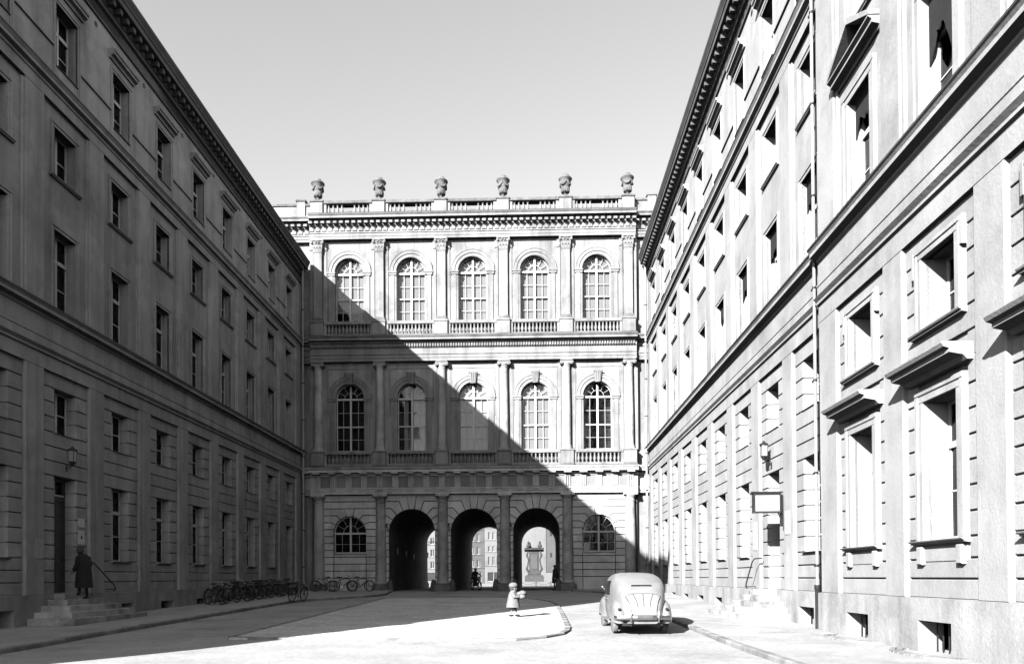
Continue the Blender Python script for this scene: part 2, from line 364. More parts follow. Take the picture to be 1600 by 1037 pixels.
# ------------------------------------------------------------------ windows of the long side wings
ROWS = {'tall': ([0, .345, .69, 1], 2), 'small': ([0, .5, 1], None), 'attic': ([0, .34, .68, 1], 2), 'single': ([0, 1], None)}
def wing_window(root, xc, z0, z1, hw, y, kind, mat, force=False):
    h = round(z1-z0, 3); rows, tri = ROWS[kind]
    rz = [0.05 + (h-.1)*r for r in rows]
    def fr():
        m = MB()
        m.box(-hw, -hw+.055, 0, .07, 0, h).box(hw-.055, hw, 0, .07, 0, h).box(-hw+.055, hw-.055, .002, .07, 0, .06).box(-hw+.055, hw-.055, .002, .07, h-.055, h)
        m.box(-.045, .045, -.012, .068, .06, h-.055)
        for i, z in enumerate(rz[1:-1], 1):
            t = .06 if i == tri else .016
            y0 = -.03 if i == tri else .012
            m.box(-hw+.055, -.045, y0, .06, z-t, z+t).box(.045, hw-.055, y0, .06, z-t, z+t)
        return m.mesh('window', mat)
    w = put('window', cached(('win', hw, h, kind, mat), fr), root, (xc, y, z0))
    for a, b in zip(rz, rz[1:]):
        pw, ph = hw-.10, b-a-.03
        me = cached(('pane', round(pw, 3), round(ph, 3)), lambda: MB().box(-pw/2, pw/2, 0, .006, 0, ph).mesh('pane', 'glass'))
        for s in (-1, 1):
            put('pane', me, w, (s*(hw/2-.005), .03, a+.015), (R(random.uniform(-.5, .5)), 0, R(random.uniform(-.5, .5))))
    side = 'pale' if mat == 'frame' else 'old'
    q = random.random()
    if side == 'pale' and (q < .85 or force):
        f = random.choice((.5, .62, .7, .78)) if kind == 'tall' else random.choice((.35, .5, .6))
        put('blind', cached(('wb', hw, h, f), lambda: MB().box(-hw+.06, hw-.06, .12, .13, .03, .03+(h-.06)*f).mesh('blind', 'blind_pale')), w)
    elif side == 'old' and q < .5:
        f = random.choice((0, 1, 2))
        def cu():
            m = MB(); n = 10
            for a0, b0 in (((-hw+.05, -.12), (.15, hw-.05)), ((-hw+.05, hw-.05),), ((-hw+.05, -hw+.3), (hw-.3, hw-.05)))[f]:
                for i in range(n):
                    a, b = a0+(b0-a0)*i/n, a0+(b0-a0)*(i+1)/n; ya, yb = .16+.025*math.sin(i*2.1), .16+.025*math.sin((i+1)*2.1)
                    m.quad((a, ya, h*.5 if f == 1 else .04), (b, yb, h*.5 if f == 1 else .04), (b, yb, h-.05), (a, ya, h-.05))
            return m.mesh('curtain', 'blind_pale')
        put('curtain', cached(('wc', hw, h, f), cu), w)
    return w
SUB = [0.0]
def surround(w, hw, h, t, yf, yb, mat, sides='lrt', ears=False, zb=0.0):
    """stepped moulding round an opening; y measured from the window frame"""
    def mk():
        m = MB(); a = hw; b = hw+t*.55; c = hw+t
        for s in (-1, 1):
            x0, x1 = sorted((s*a, s*b)); m.cbox(x0, x1, yf+.025, yb, zb, h, .01)
            x0, x1 = sorted((s*b, s*c)); m.cbox(x0, x1, yf, yb, zb, h+t*.55, .015)
        m.cbox(-b, b, yf+.023, yb, h, h+t*.55, .01); m.cbox(-c, c, yf-.002, yb, h+t*.55, h+t, .015)
        if ears:
            for s in (-1, 1):
                x0, x1 = sorted((s*c, s*(c+.09))); m.cbox(x0, x1, yf, yb, h-.32, h+t, .012)
        if 'b' in sides: m.cbox(-c, c, yf, yb, zb-t*.7, zb, .012)
        return m.mesh('surround', mat)
    return put('surround', cached(('sur', hw, round(h, 3), t, yf, yb, mat, sides, ears, zb), mk), w, (0, SUB[0], 0))
def ledge(name, w, half, y0, y1, z0, z1, mat):
    """small moulded shelf (sill or hood), wider at its top"""
    def mk():
        d = z1-z0; p = y1-y0
        prof = [(y1-p*.35, z0), (y1-p*.45, z0+d*.25), (y1-p*.8, z0+d*.4), (y1-p*.8, z0+d*.62), (y1-p*.94, z0+d*.72), (y0, z0+d*.92), (y0, z1)]
        return MB().sweep(prof, -half, half, y1).mesh(name, mat)
    return put(name, cached((name, half, y0, y1, z0, z1, mat), mk), w, (0, SUB[0], 0))

CO = [1.1, 1.47, 1.83, 2.2, 2.63, 3.07, 3.5, 3.93, 4.37, 4.8, 5.25, 5.7, 6.15, 6.61, 7.07, 7.53, 8.0]
HW = 0.56; PH = 1.18
def entab(mb, x0, x1):
    mb.sweep([(0, 8.0), (0, 8.42), (-.06, 8.45), (-.06, 8.51), (-.14, 8.6), (-.03, 8.63), (-.03, 8.9), (-.05, 8.92), (-.05, 8.97), (-.01, 8.99), (-.01, 9.52),
              (-.05, 9.56), (-.05, 9.62), (-.22, 9.67), (-.22, 9.76), (-.28, 9.84), (-.28, 9.87), (.1, 9.93)], x0, x1, .3)
def midcor(mb, x0, x1):
    mb.sweep([(0, 16.4), (0, 16.72), (-.04, 16.75), (-.04, 16.82), (-.16, 16.88), (-.16, 16.97), (-.22, 17.06), (-.22, 17.1), (.06, 17.2)], x0, x1, .3)
def eaves(mb, x0, x1):
    mb.sweep([(.05, 20.92), (-.02, 20.94), (-.02, 21.02), (.05, 21.04), (.05, 21.42), (-.06, 21.45), (-.06, 21.58), (-.1, 21.6), (-.1, 21.84), (-.46, 21.86), (-.46, 22.06),
              (-.5, 22.08), (-.5, 22.14), (-.6, 22.3), (-.6, 22.38), (.6, 22.46)], x0, x1, .8)

def side_wing(root, centres, x0, x1, doors, near, M, torn={}):
    """one long wing seen from the court; x along the wall, y into the house"""
    P, B, PL, FR = M
    half = 1.2 if near else PH
    # plinth with its basement openings
    mb = MB()
    grid_wall(mb, x0, x1, -.3, 1.1, -.09, [(c-HW, c+HW, -.1, .69) for c in centres if c not in doors], .45)
    mb.quad((x0, -.09, 1.1), (x1, -.09, 1.1), (x1, .3, 1.13), (x0, .3, 1.13))
    mb.quad((x0, .5, -.3), (x0, -.09, -.3), (x0, -.09, 1.1), (x0, .5, 1.1)); mb.quad((x1, -.09, -.3), (x1, .5, -.3), (x1, .5, 1.1), (x1, -.09, 1.1))
    mb.obj('plinth', PL, root)
    bars = MB()
    for i in range(5): bars.box(-.45+.2*i, -.43+.2*i, 0, .02, -.1, .69)
    gm = bars.mesh('basement_grille', 'iron')
    for c in centres:
        if c not in doors: put('basement_grille', gm, root, (c, .2, 0))
    # backing wall of the ground storey
    holes = []
    for c in centres:
        e = 0 if near else .03
        zg = 1.14 if c in doors else 2.2
        holes += [(c-HW-e, c+HW+e, zg, 4.8+e), (c-HW-e, c+HW+e, 6.15-e, 7.53+e)]
    mb = MB(); grid_wall(mb, x0, x1, 1.1, 8.0, .15, holes, .48); mb.obj('wall', P, root)
    # flat pilasters between the sunk panels
    ed = [x0] + [q for c in sorted(centres) for q in (c-half, c+half)] + [x1]
    for a, b in zip(ed[0::2], ed[1::2]):
        if b-a > .05:
            block('pilaster', root, a, b, 0, .3, 1.1, 8.0, P, .02)
            block('pilaster', root, a, b, 0, .3, 9.9, 16.4, P, .02)
            if b-a > .6:
                block('pilaster', root, a-.09, b+.09, .05, .3, 9.9, 16.36, P, .015)
    # bands of the sunk panels
    for c in centres:
        zg = 1.14 if c in doors else 2.2
        for z0, z1 in zip(CO, CO[1:]):
            zm = (z0+z1)/2; op = zg < zm < 4.8 or 6.15 < zm < 7.53
            za, zb = z0+.016, z1-.016
            if near:
                if op or 4.8 < zm < 5.7 or 1.83 < zm < 2.2:
                    s = .84
                    block('stone_band', root, c-half+.004, c-s, .09, .17, za, zb, B); block('stone_band', root, c+s, c+half-.004, .09, .17, za, zb, B)
                else: block('stone_band', root, c-half+.004, c+half-.004, .09, .17, za, zb, B)
            elif op:
                block('stone_band', root, c-half+.004, c-HW, .09, .6, za, zb, B); block('stone_band', root, c+HW, c+half-.004, .09, .6, za, zb, B)
            else: block('stone_band', root, c-half+.004, c+half-.004, .09, .46 if near is False else .17, za, zb, B)
    # entablatures, upper walls
    mb = MB(); entab(mb, x0, x1); mb.obj('string_course', P, root)
    mb = MB(); midcor(mb, x0, x1); mb.obj('upper_string_course', P, root)
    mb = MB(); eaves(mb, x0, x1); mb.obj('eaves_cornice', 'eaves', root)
    MB().sweep([(-.245, 9.835), (-.29, 9.84), (-.29, 9.885), (.1, 9.95)], x0+.001, x1-.001, .25).obj('cornice_strip', 'cornice_strip', root)
    MB().sweep([(-.2, 17.06), (-.23, 17.065), (-.23, 17.115), (.05, 17.215)], x0+.001, x1-.001, .2).obj('cornice_strip', 'cornice_strip', root)
    th = 12.55
    holes = [q for c in centres for q in ((c-HW, c+HW, 10.0, th), (c-HW, c+HW, 14.25, 15.78))]
    mb = MB(); grid_wall(mb, x0, x1, 9.86, 16.4, .12, holes, .36); mb.obj('upper_wall', P, root)
    holes = [(c-HW, c+HW, 17.72, 19.72) for c in centres]
    mb = MB(); grid_wall(mb, x0, x1, 17.12, 21.5, .05, holes, .4); mb.obj('attic_wall', P, root)
    # modillions under the eaves
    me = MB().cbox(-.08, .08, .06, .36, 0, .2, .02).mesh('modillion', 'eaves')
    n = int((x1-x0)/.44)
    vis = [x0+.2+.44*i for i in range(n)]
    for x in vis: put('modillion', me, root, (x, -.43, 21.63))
    vent = MB().lathe([(.09, 0), (.09, .02)], 12).xform(Matrix.Rotation(PI/2, 4, 'X')).mesh('vent', 'iron')
    for c in sorted(centres)[:-1]: put('vent', vent, root, (c+1.6, .052, 20.66))
    # windows
    gw = .41 if FR == 'frame_left' else .53
    for c in centres:
        SUB[0] = .41-gw
        if c in doors:
            w = put('door', cached(('door', P), lambda: MB().box(-HW, HW, .03, .09, 0, 2.95).box(-HW, -HW+.1, 0, .1, 0, 3.66).box(HW-.1, HW, 0, .1, 0, 3.66)
                    .box(-HW+.1, HW-.1, -.02, .1, 2.95, 3.1).box(-HW+.1, HW-.1, 0, .1, 3.58, 3.66).box(-.03, .03, 0, .1, 0, 2.95)
                    .box(-.46, -.08, .015, .03, .25, 1.2).box(.08, .46, .015, .03, .25, 1.2).box(-.46, -.08, .015, .03, 1.45, 2.75).box(.08, .46, .015, .03, 1.45, 2.75)
                    .mesh('door', 'door')), root, (c, gw+.05, 1.14))
            put('pane', cached('doorpane', lambda: MB().box(-.45, .45, 0, .006, 0, .47).mesh('pane', 'glass')), w, (0, .05, 3.1))
            put('transom_bar', cached('dbar', lambda: MB().box(-.46, .46, -.02, .03, 0, .05).box(-.02, .02, -.01, .03, .05, .47).mesh('transom_bar', FR)), w, (0, .0, 3.1))
            put('handle', cached('dh', lambda: MB().tube([(0, 0, 0), (0, -.06, 0), (.1, -.06, 0)], .012, 6).mesh('handle', 'steel')), w, (.08, .03, 1.05))
        else:
            w = wing_window(root, c, 2.2, 4.8, HW, gw, 'tall', FR, near)
            if near:
                surround(w, HW, 2.6, .24, -.40, -.2, P, zb=-.02)
                ledge('sill', w, HW+.34, -.50, -.2, -.13, -.02, P)
                ap = MB().cbox(-HW-.22, HW+.22, -.34, -.2, -.42, -.13, .015)
                for s in (-1, 1): ap.cbox(s*(HW+.1)-.09, s*(HW+.1)+.09, -.42, -.33, -.47, -.13, .02)
                put('apron', cached('apron_near', lambda: ap.mesh('apron', P)), w, (0, SUB[0], 0))
                h = ledge('hood', w, HW+.46, -.86, -.2, 2.98, 3.28, P)
            else:
                ledge('sill', w, HW+.06, -.42, .0, -.1, -.001, P)
        w = wing_window(root, c, 6.15, 7.53, HW, gw, 'small', FR, near)
        if near:
            surround(w, HW, 1.38, .2, -.40, -.2, P, ears=True, zb=-.02); ledge('sill', w, HW+.30, -.48, -.2, -.15, -.02, P)
        else: ledge('sill', w, HW+.02, -.36, .0, -.06, -.001, P)
        SUB[0] = 0.0
        tall = 2.55
        w = wing_window(root, c, 10.0, th, HW, .41, 'tall', FR)
        if near:
            surround(w, HW, tall, .26, -.38, -.25, P, zb=-.1)
            def ped():
                m = MB(); a = HW+.54
                m.sweep([(-.34, 0), (-.36, .06), (-.52, .1), (-.52, .17), (-.6, .22), (-.6, .25)], -a, a, -.25)
                m.prism([(-a+.1, .25), (a-.1, .25), (0, .86)], -.30, -.25)
                for s in (-1, 1):
                    pts = [(s*(a+.02), .25), (s*(a+.02), .36), (0, 1.00), (0, .86)]
                    m.prism(pts if s < 0 else pts[::-1], -.6, -.25)
                return m.mesh('pediment', P)
            put('pediment', cached('pediment', ped), w, (0, 0, tall+.62))
        else: surround(w, HW, tall, .17, -.345, -.2, P, zb=-.1)
        if c in torn:
            rnd = random.Random(int(c*10)); top_ = tall+.02; pts = [(-HW+.02, top_), (HW-.02, top_)]; n = 13
            lo = [(HW-.02-(2*HW-.04)*i/n, top_-torn[c]*(.75+.3*math.sin(1.2+i*.42))-rnd.uniform(0, .3)) for i in range(n+1)]
            m_ = MB().prism((pts[::-1] + lo[::-1])[::-1] if False else [lo[-1]] + lo[:-1][::-1] + [(HW-.02, top_), (-HW+.02, top_)], -.16, -.13)
            for i in range(0):
                x_ = rnd.uniform(-.4, .4); z_ = top_-torn[c]*.8; m_.tube([(x_, -.14, z_), (x_+rnd.uniform(-.1, .1), -.2, z_-rnd.uniform(.2, .5)), (x_+rnd.uniform(-.25, .25), -.24, z_-rnd.uniform(.45, .8))], .012, 4)
            m_.obj('torn_blind', 'coat_dark', w)
        w = wing_window(root, c, 14.25, 15.78, HW, .41, 'small', FR)
        surround(w, HW, 1.53, .17, -.345, -.2, P, zb=-.02); ledge('sill', w, HW+.24, -.40, -.2, -.14, -.02, P)
        w = wing_window(root, c, 17.72, 19.72, HW, .36, 'attic', FR)
        surround(w, HW, 2.0, .14, -.355, -.25, P, zb=-.42); ledge('hood', w, HW+.26, -.58, -.25, 2.36, 2.66, P); ledge('sill', w, HW+.0, -.36, 0, -.05, -.001, P)
    # thin ledges between the attic windows
    sc = sorted(centres)
    for a, b in zip(sc, sc[1:]):
        if b-a < 3.6: block('attic_ledge', root, a+HW+.16, b-HW-.16, -.01, .2, 18.24, 18.33, P, .01)
    # dark rooms and roof
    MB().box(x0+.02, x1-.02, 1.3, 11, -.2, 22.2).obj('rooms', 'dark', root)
    MB().add([(x0, .6, 22.44), (x1, .6, 22.44), (x1, 6, 23.6), (x0, 6, 23.6), (x0, 11.2, 22.4), (x1, 11.2, 22.4)], [(0, 1, 2, 3), (3, 2, 5, 4)]).obj('roof', 'roof', root)
    for xe, s in ((x0, 1), (x1, -1)):
        a, b = sorted((xe, xe+s*.3)); MB().box(a+.001, b-.001, .46, 11.1, -.3, 22.3).obj('end_wall', P, root)

XL, KL, XR, KR = -14.86, -.006, 7.87, .0087
left = thing('shaded_office_building', 'long grey plaster building in shadow on the left, bicycles at its foot', 'building', (XL, 48, 0), PI/2 + .006)
LC = [round(-2.4-3.2*j, 3) for j in range(10)]
side_wing(left, LC, -44.5, -.02, (LC[7], LC[0]), False, ('shade_plaster', 'shade_band', 'shade_plinth', 'frame_left'))
right = thing('sunlit_office_building', 'long sunlit plaster building on the right with a lantern over its door', 'building', (XR, 48, 0), -PI/2 - .0087)
RC = [round(2.2+3.2*k, 3) for k in range(9)]
side_wing(right, RC, .02, 29.0, (RC[7],), False, ('plaster', 'plaster_band', 'plinth', 'frame'), {RC[8]: .9, RC[7]: 1.0, RC[6]: .9, RC[5]: .7})
o = -.13
near = thing('corner_block', 'sunlit block nearest on the right with moulded hoods and pediments over its windows', 'building', (XR+o, 48, 0), -PI/2 - .0087)
NC = [round(31.25+3.2*i, 3) for i in range(4)]
side_wing(near, NC, 29.003, 45.6, (), True, ('plaster', 'plaster_band', 'plinth', 'frame'), {NC[0]: .7, NC[1]: 1.5})
# ------------------------------------------------------------------ the palace closing the court
pal = thing('palace', 'three storey stone palace front with round arches, columns and balustrades closing the court', 'building', (0, DF, 0))
G0 = 0.62
CX = [-13.78 + 4.086*k for k in range(6)]
BC = [(a+b)/2 for a, b in zip(CX, CX[1:])]
XA, XB = CX[0]-.47, CX[5]+.47
ARCH = lambda cx, zc, r, n=24, a0=0, a1=PI: [(cx + r*math.cos(a0+(a1-a0)*i/n), zc + r*math.sin(a0+(a1-a0)*i/n)) for i in range(n+1)]
def arch_panel(mb, xa, xb, za, zb, cx, zc, r, zbot, y, depth):
    if zbot > za: mb.quad((xa, y, za), (xb, y, za), (xb, y, zbot), (xa, y, zbot))
    for a, b in ((xa, cx-r), (cx+r, xb)):
        mb.quad((a, y, zbot), (b, y, zbot), (b, y, zc), (a, y, zc)); mb.quad((a, y, zc), (b, y, zc), (b, y, zb), (a, y, zb))
    p = ARCH(cx, zc, r)
    for (x0, z0), (x1, z1) in zip(p, p[1:]):
        mb.quad((x1, y, z1), (x0, y, z0), (x0, y, zb), (x1, y, zb))
        mb.quad((x0, y, z0), (x1, y, z1), (x1, y+depth, z1), (x0, y+depth, z0))
    e = y+depth
    mb.quad((cx-r, y, zbot), (cx-r, y, zc), (cx-r, e, zc), (cx-r, e, zbot)); mb.quad((cx+r, y, zbot), (cx+r, e, zbot), (cx+r, e, zc), (cx+r, y, zc))
    if zbot > za: mb.quad((cx-r, y, zbot), (cx-r, e, zbot), (cx+r, e, zbot), (cx+r, y, zbot))
def ring(mb, cx, zc, r0, r1, y0, y1, n=24, a0=0, a1=PI):
    p, q = ARCH(cx, zc, r0, n, a0, a1), ARCH(cx, zc, r1, n, a0, a1)
    for i in range(n):
        (a, b), (c, d), (e, f), (g_, h) = p[i], p[i+1], q[i], q[i+1]
        mb.quad((c, y0, d), (a, y0, b), (e, y0, f), (g_, y0, h)); mb.quad((e, y0, f), (e, y1, f), (g_, y1, h), (g_, y0, h))
        mb.quad((a, y0, b), (c, y0, d), (c, y1, d), (a, y1, b)); mb.quad((a, y1, b), (c, y1, d), (g_, y1, h), (e, y1, f))
    for (a, b), (e, f) in ((p[0], q[0]), (p[-1], q[-1])):
        mb.quad((a, y0, b), (e, y0, f), (e, y1, f), (a, y1, b))
# storey walls, bay by bay in one sheet per storey
g1, g2, g3 = MB(), MB(), MB()
edges = [XA] + [(a+b)/2 for a, b in zip(BC, BC[1:])] + [XB]
AR, AZ = 1.5, 4.54
WR, WZ = 1.07, 4.53
for i, cx in enumerate(BC):
    xa, xb = edges[i], edges[i+1]
    if i in (1, 2, 3): arch_panel(g1, xa, xb, .3, 7.1, cx, AZ, AR, .3, 0, .3)
    else: arch_panel(g1, xa, xb, .3, 7.1, cx, WZ, WR, 3.17, 0, .3)
    arch_panel(g2, xa, xb, 8.6, 15.8, cx, 13.42, .94, 9.9, 0, .4)
    arch_panel(g3, xa, xb, 17.2, 23.9, cx, 21.74, .94, 18.43, 0, .4)
g1.obj('ground_storey_wall', 'mortar', pal); g2.obj('first_storey_wall', 'first_stone', pal); g3.obj('second_storey_wall', 'stone', pal)
# ashlar of the ground storey, joints left open between the blocks
ZK = [6.57 - .455*k for k in range(12)]
def ashlar(poly, y0=-.12, y1=.02, mat='ashlar', name='ashlar_block'):
    a = sum(p[0]*q[1]-q[0]*p[1] for p, q in zip(poly, poly[1:]+poly[:1]))
    if a < 0: poly = poly[::-1]
    cx = sum(p[0] for p in poly)/len(poly); cz = sum(p[1] for p in poly)/len(poly)
    q = inset([(x-cx, z-cz) for x, z in poly], .028)
    return MB().prism(q, y0, y1).obj(name, mat, pal, (cx, random.uniform(-.006, .004), cz))
for i, cx in enumerate(BC):
    gate = i in (1, 2, 3)
    r, zc = (AR, AZ) if gate else (WR, WZ)
    xo = 2.043-.30
    zs = [7.0] + ZK + [G0-.05]
    if gate:
        kink = {0: 68, 1: 49, 2: 33, 3: 18.5, 4: 5.5}
    else:
        kink = {2: 53, 3: 28.5}
    kk = sorted(kink)                       # from the crown downwards
    for s in (-1, 1):
        P = lambda x, z: (cx + s*x, z)
        def joint(k):
            t = R(kink[k]); zz = ZK[k]; ex = (zz-zc)/math.tan(t)
            return [P(r*math.cos(t), zc+r*math.sin(t)), P(ex, zz), P(xo, zz)]
        arc = lambda t0, t1: [P(r*math.cos(R(t0+(t1-t0)*j/4)), zc+r*math.sin(R(t0+(t1-t0)*j/4))) for j in range(5)]
        kt = 83 if gate else 79
        ktop = 7.0 if gate else ZK[1]
        kx0 = r*math.cos(R(kt)); kx1 = kx0 * (ktop-zc)/r * 1.0
        # block beside the keystone
        j0 = joint(kk[0])
        ashlar([P(kx1, ktop)] + arc(kt, kink[kk[0]])[0:4] + j0 + [P(xo, ktop)])
        for a, b in zip(kk, kk[1:]):
            ja, jb = joint(a), joint(b)
            ashlar(arc(kink[a], kink[b])[1:4] + jb + ja[::-1])
        # from the lowest kinked joint down to the springing and the jambs
        last = kk[-1]; nxt = [k for k in range(12) if k > last]
        k1 = nxt[0]; jl = joint(last)
        z1 = max(ZK[k1], .7)
        ashlar([jl[0]] + [P(r, zc), P(r, z1), P(xo, z1)] + [jl[2], jl[1]])
        bot = .62
        for k in range(k1, 12):
            za = ZK[k]; zb = ZK[k+1] if k < 11 else bot
            if za < .9: break
            if gate or za > 3.3:
                zb2 = zb
                if not gate and zb < 3.17: zb2 = 3.17 if zb < 3.0 else zb
                ashlar([P(r, za), P(r, zb), P(xo, zb), P(xo, za)])
            else:
                ashlar([P(WR, za), P(WR, zb), P(xo, zb), P(xo, za)])
    # keystone, courses above and below
    kt = 83 if gate else 79; ktop = 7.0 if gate else ZK[1]
    kx0 = r*math.cos(R(kt)); kx1 = kx0*(ktop-zc)/r
    k = ashlar([(cx-kx0, zc+r*math.sin(R(kt))), (cx+kx0, zc+r*math.sin(R(kt))), (cx+kx1+.03, ktop), (cx-kx1-.03, ktop)], -.18, .02, name='keystone')
    if not gate:
        for za, zb in ((7.0, ZK[0]), (ZK[0], ZK[1])): ashlar([(cx-xo, zb), (cx+xo, zb), (cx+xo, za), (cx-xo, za)])
        for za, zb in ((3.1, ZK[8]), (ZK[8], ZK[9]), (ZK[9], ZK[10]), (ZK[10], ZK[11]), (ZK[11], .62)):
            ashlar([(cx-WR, zb), (cx+WR, zb), (cx+WR, za), (cx-WR, za)])
        MB().sweep([(-.06, 3.06), (-.1, 3.1), (-.1, 3.16), (.2, 3.18)], cx-WR-.04, cx+WR+.04, .2).obj('window_sill', 'stone', pal)
# vaulted passages
for i in (1, 2, 3):
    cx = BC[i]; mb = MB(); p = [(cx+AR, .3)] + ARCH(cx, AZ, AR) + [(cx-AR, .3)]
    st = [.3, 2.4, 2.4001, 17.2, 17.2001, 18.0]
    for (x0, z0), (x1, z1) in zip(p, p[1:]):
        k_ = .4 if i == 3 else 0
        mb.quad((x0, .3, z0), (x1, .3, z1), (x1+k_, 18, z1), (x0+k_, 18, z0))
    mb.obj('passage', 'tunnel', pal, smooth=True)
# piers and rooms behind the front
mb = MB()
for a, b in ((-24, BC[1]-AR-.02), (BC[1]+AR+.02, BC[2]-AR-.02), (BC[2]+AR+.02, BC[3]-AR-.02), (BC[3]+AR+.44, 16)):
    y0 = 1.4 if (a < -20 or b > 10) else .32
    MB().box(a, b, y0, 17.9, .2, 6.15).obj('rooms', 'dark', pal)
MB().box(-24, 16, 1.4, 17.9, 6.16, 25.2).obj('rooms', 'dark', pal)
# the rear front, facing the square
mb = MB(); xs = [-24] + [(BC[1]+BC[2])/2, (BC[2]+BC[3])/2] + [16]
for i, (a, b) in zip((1, 2, 3), zip(xs, xs[1:])): arch_panel(mb, a, b, .3, 7, BC[i]+(.4 if i == 3 else 0), AZ, AR, .3, 18.0, .05)
mb.quad((-24, 18, 7), (16, 18, 7), (16, 18, 25.2), (-24, 18, 25.2)); mb.obj('rear_wall', 'ashlar', pal)
# set-back wings either side of the columned front
WB = .32
for x0, x1 in ((-24, XA+.02), (XB-.02, 16)):
    MB().box(x0, x1, WB, WB+.3, .3, 25.3).obj('wing_wall', 'stone', pal)
# entablatures
E1 = [(-.40, 7.02), (-.40, 7.18), (-.43, 7.19), (-.43, 7.34), (-.48, 7.36), (-.48, 7.42), (-.40, 7.43), (-.40, 8.14), (-.48, 8.18), (-.48, 8.26), (-.52, 8.28), (-.52, 8.36), (-.86, 8.40),
      (-.86, 8.56), (-.90, 8.58), (-.98, 8.68), (-.98, 8.74), (.1, 8.80)]
E2 = [(-.36, 15.74), (-.36, 15.93), (-.39, 15.94), (-.39, 16.12), (-.44, 16.16), (-.44, 16.2), (-.36, 16.22), (-.36, 16.56), (-.42, 16.62), (-.42, 16.84), (-.58, 16.88), (-.58, 16.96), (-.82, 17.0),
      (-.82, 17.12), (-.92, 17.22), (-.92, 17.28), (.1, 17.34)]
E3 = [(-.34, 23.82), (-.34, 23.98), (-.37, 23.99), (-.37, 24.16), (-.42, 24.20), (-.42, 24.26), (-.34, 24.28), (-.34, 24.86), (-.42, 24.90), (-.42, 25.0), (-.78, 25.04), (-.78, 25.16), (-.88, 25.26), (-.88, 25.31), (.1, 25.36)]
for nm, E_, m_ in (('doric_entablature', E1, 'pale_stone'), ('ionic_entablature', E2, 'stone'), ('crowning_entablature', E3, 'stone')):
    MB().sweep(E_, XA, XB, .3).obj(nm, m_, pal)
    for x0, x1 in ((-24, XA+.001), (XB-.001, 16)):
        if nm != 'crowning_entablature': x0, x1 = max(x0, -15.1), min(x1, 8.1)
        MB().sweep([(y+.37, z) for y, z in E_[:-1]] + [(.6, E_[-1][1])], x0, x1, .7).obj(nm, m_, pal)
for z_, y_ in ((8.74, -.98), (17.28, -.92), (25.31, -.88)):
    MB().sweep([(y_+.04, z_-.03), (y_-.012, z_-.025), (y_-.012, z_+.012), (.05, z_+.075)], XA+.001, XB-.001, .2).obj('cornice_strip', 'cornice_strip', pal)
def tri():
    m = MB()
    for k in (-1, 0, 1): m.cbox(k*.135-.042, k*.135+.042, -.10, 0, 0, .64, .012)
    m.box(-.19, .19, -.105, 0, .64, .7)
    m.box(-.19, .19, -.10, -.01, -.16, -.085)
    return m.mesh('triglyph', 'pale_stone')
tm = tri(); mut = MB().cbox(-.24, .24, 0, .34, 0, .1, .02).mesh('mutule', 'pale_stone')
for k in range(21):
    x = CX[0] + (CX[5]-CX[0])*k/20
    put('triglyph', tm, pal, (x, -.402, 7.45)); put('mutule', mut, pal, (x, -.85, 8.285))
met = MB().cbox(-.31, .31, 0, .03, 0, .70, .01).mesh('metope', 'metope')
for k in range(20): put('metope', met, pal, (CX[0] + (CX[5]-CX[0])*(k+.5)/20, -.412, 7.45))
# dentils, too small to pick apart
d = MB(); n = int((XB-XA-.1)/.17)
for k in range(n): d.box(XA+.06+.17*k, XA+.15+.17*k, -.53, -.41, 16.64, 16.84)
structure(d.obj('dentil_course', 'stone', pal), kind='stuff')
br = MB().cbox(-.14, .14, -.06, 0, 0, .34, .012).cbox(-.12, .12, -.40, 0, .36, .52, .02).cbox(-.13, .13, -.12, 0, .30, .36, .01).mesh('frieze_bracket', 'stone')
n = 52
for k in range(n+1):
    put('frieze_bracket', br, pal, (XA+.12 + (XB-XA-.24)*k/n, -.342, 24.34))
for x in [-23.8+.42*k for k in range(23)] + [7.25+.42*k for k in range(20)]:
    if -18 < x < 9.5: put('frieze_bracket', br, pal, (x, .03, 24.34))
# columns and pilasters
def tuscan():
    return MB().lathe([(.40, 1.12), (.44, 1.15), (.45, 1.21), (.42, 1.28), (.375, 1.32), (.365, 1.4), (.362, 3.0), (.335, 5.2), (.305, 6.44), (.335, 6.46), (.335, 6.52), (.31, 6.54), (.31, 6.66), (.35, 6.72), (.42, 6.82), (.43, 6.86)], 20)
def ionic():
    return MB().lathe([(.38, 9.84), (.40, 9.9), (.38, 9.97), (.33, 10.0), (.34, 10.06), (.30, 10.13), (.29, 10.2), (.285, 12.2), (.245, 15.25), (.27, 15.27), (.27, 15.32), (.25, 15.34), (.33, 15.45), (.33, 15.5)], 20)
tus = tuscan().mesh('column', 'column', True); tplinth = MB().cbox(-.52, .52, -.54, .3, .45, 1.12, .03).mesh('column_plinth', 'dark_stone')
tab = MB().cbox(-.46, .46, -.46, .3, 6.86, 7.02, .015).mesh('abacus', 'pale_stone')
ion = ionic().mesh('column', 'column', True)
def volutes():
    m = MB()
    for s in (-1, 1):
        for rr, yy in ((.13, -.31), (.09, -.335), (.045, -.36)):
            m.add(*[[(s*.31+rr*math.cos(2*PI*i/14), y, 15.52+rr*math.sin(2*PI*i/14)) for y in (yy, .2) for i in range(14)],
                    [tuple(range(13, -1, -1))] + [(i, (i+1) % 14, 14+(i+1) % 14, 14+i) for i in range(14)]])
    m.cbox(-.32, .32, -.30, .2, 15.5, 15.63, .01); m.cbox(-.40, .40, -.36, .2, 15.64, 15.74, .015)
    return m.mesh('capital', 'stone')
vol = volutes()
